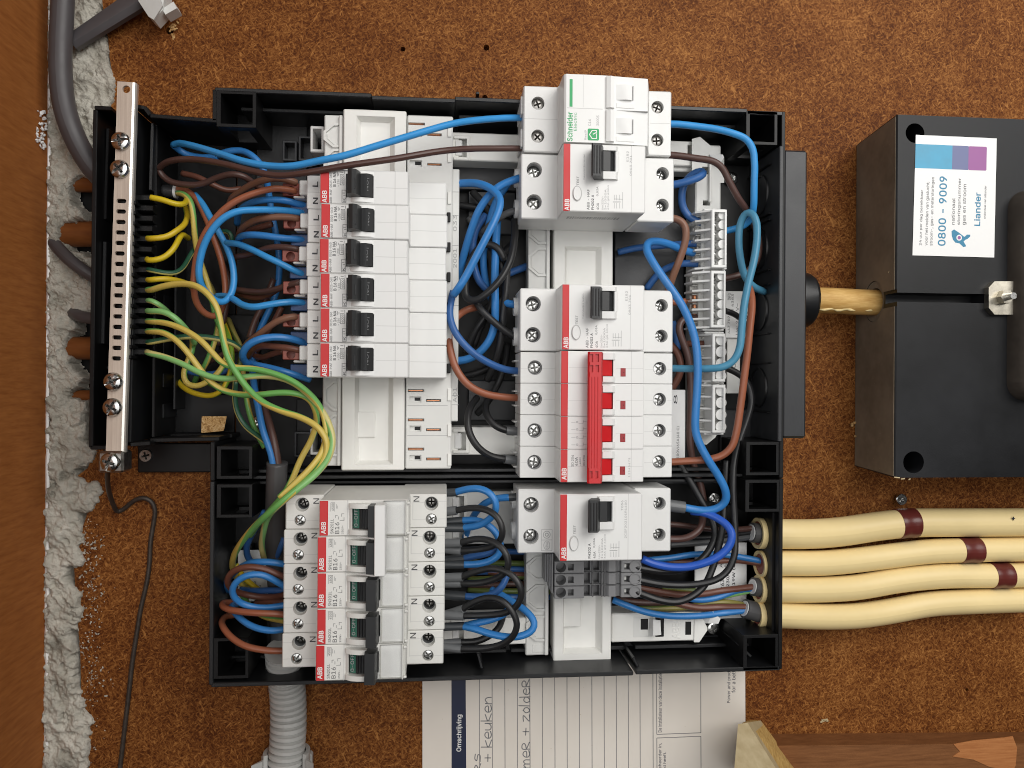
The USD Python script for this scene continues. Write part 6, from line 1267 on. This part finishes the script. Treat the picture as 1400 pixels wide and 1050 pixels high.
W('black wire from the uppermost grey terminal block, slanting up behind the royal blue curl', 'black_wire', 4.8, '868,775,44 885,778,45 910,781,45 938,777,43 958,766,41 972,748,39 978,730,37 974,712,35 962,690,33 948,665,31 936,645,29 926,630,27')
W('black wire from the lowest grey terminal block, sweeping up past the screw', 'black_wire', 4.8, '868,808.5,44 880,813,45 900,820,46 925,823,46 945,816,46 962,802,45 973,780,44 982,750,42 988,720,40 990,690,38 992,660,36 993,630,34')
W('brown wire hooking into the lower residual current device at its lower right contact', 'dark_brown', 4.8, '912,737,36 930,737,37 945,733,38 957,723,37 961,708,34 957,694,28')
W('brown wire straight from the device to the topmost conduit', 'dark_brown', 4.0, '900,716,22 930,718,22 960,722,21 990,725,20 1030,722,26.5')
W('black wire into the topmost conduit', 'black_wire', 4.0, '915,734,14 960,735,15 995,732,18 1032,727,26.5')
W('grey wire into the topmost conduit', 'grey_wire', 4.4, '915,745,14 955,742,15 995,738,18 1032,733,26.5')
W('blue wire into the second conduit', 'blue', 4.2, '885,766,26 915,763,26 950,758,24 985,758,20 1015,762,22 1050,769,26')
W('brown wire into the second conduit', 'brown', 4.2, '885,765,22 920,768,22 960,769,21 1000,766,18 1025,768,22 1050,773,26')
W('brown wire into the third conduit', 'brown', 4.4, '868,803,26 900,809,26 930,813,25 960,812,23 990,807,21 1034,802,27')
W('blue wire into the third conduit', 'blue', 4.3, '930,816,20 955,820,21 980,817,20 1005,808,21 1034,803.5,27')
W('green wire into the third conduit', 'gy_pale', 3.6, '975,818,16 1000,813,19 1034,806,26', twist=0)
W('yellow-green wire passing behind the black sweep toward the third conduit', 'gy_olive', 3.8, '905,803,22 935,806,22 965,810,20 985,815,16', twist=1)
W('blue wire into the lowest conduit', 'blue', 4.4, '838,820,27 855,827,28 880,836,29 915,842,29 955,842,27 990,838,24 1022,834,27')
W('brown wire into the lowest conduit', 'brown', 4.4, '895,815,20 930,826,22 955,831,22 985,830,22 1022,830,27')
W('olive green wire into the lowest conduit, between the brown and the blue one', 'gy_olive', 4.0, '870,831,20 900,832,21 940,830,20 970,824,18 1000,824,20 1024,829,26')
W('dark brown wire low behind the lowest conduit group, from under the grey terminal blocks', 'dark_brown', 4.4, '838,816,20 860,822,21 890,824,21 925,822,19')
for lab, u0, v0, u1, v1, r in (('grey cable sheath end inside the topmost conduit', 1027, 728, 1050, 730, 13.5), ('grey cable sheath end inside the third conduit', 1029, 802, 1050, 805, 12.5), ('dark grey cable sheath end poking far out of the lowest conduit', 1018, 832, 1050, 841, 13)):
    t = thing('cable_sheath', lab, 'cable sheath', P(u0, v0, .026))
    a, b = P(u0, v0, .0265), P(u1, v1, .0252)
    rr = px(r, u0, v0, .0265)
    tt, _ = tube([a, a * .7 + b * .3, b], rr, 26); obj('sheath', tt, M['sheath_grey'], t, smooth=40)
    d = (b - a) / np.linalg.norm(b - a)
    tt, _ = tube([a - d * .0004, a + d * .001], rr * .8, 22); obj('white_filler', tt, M['sticker'], t, smooth=40)
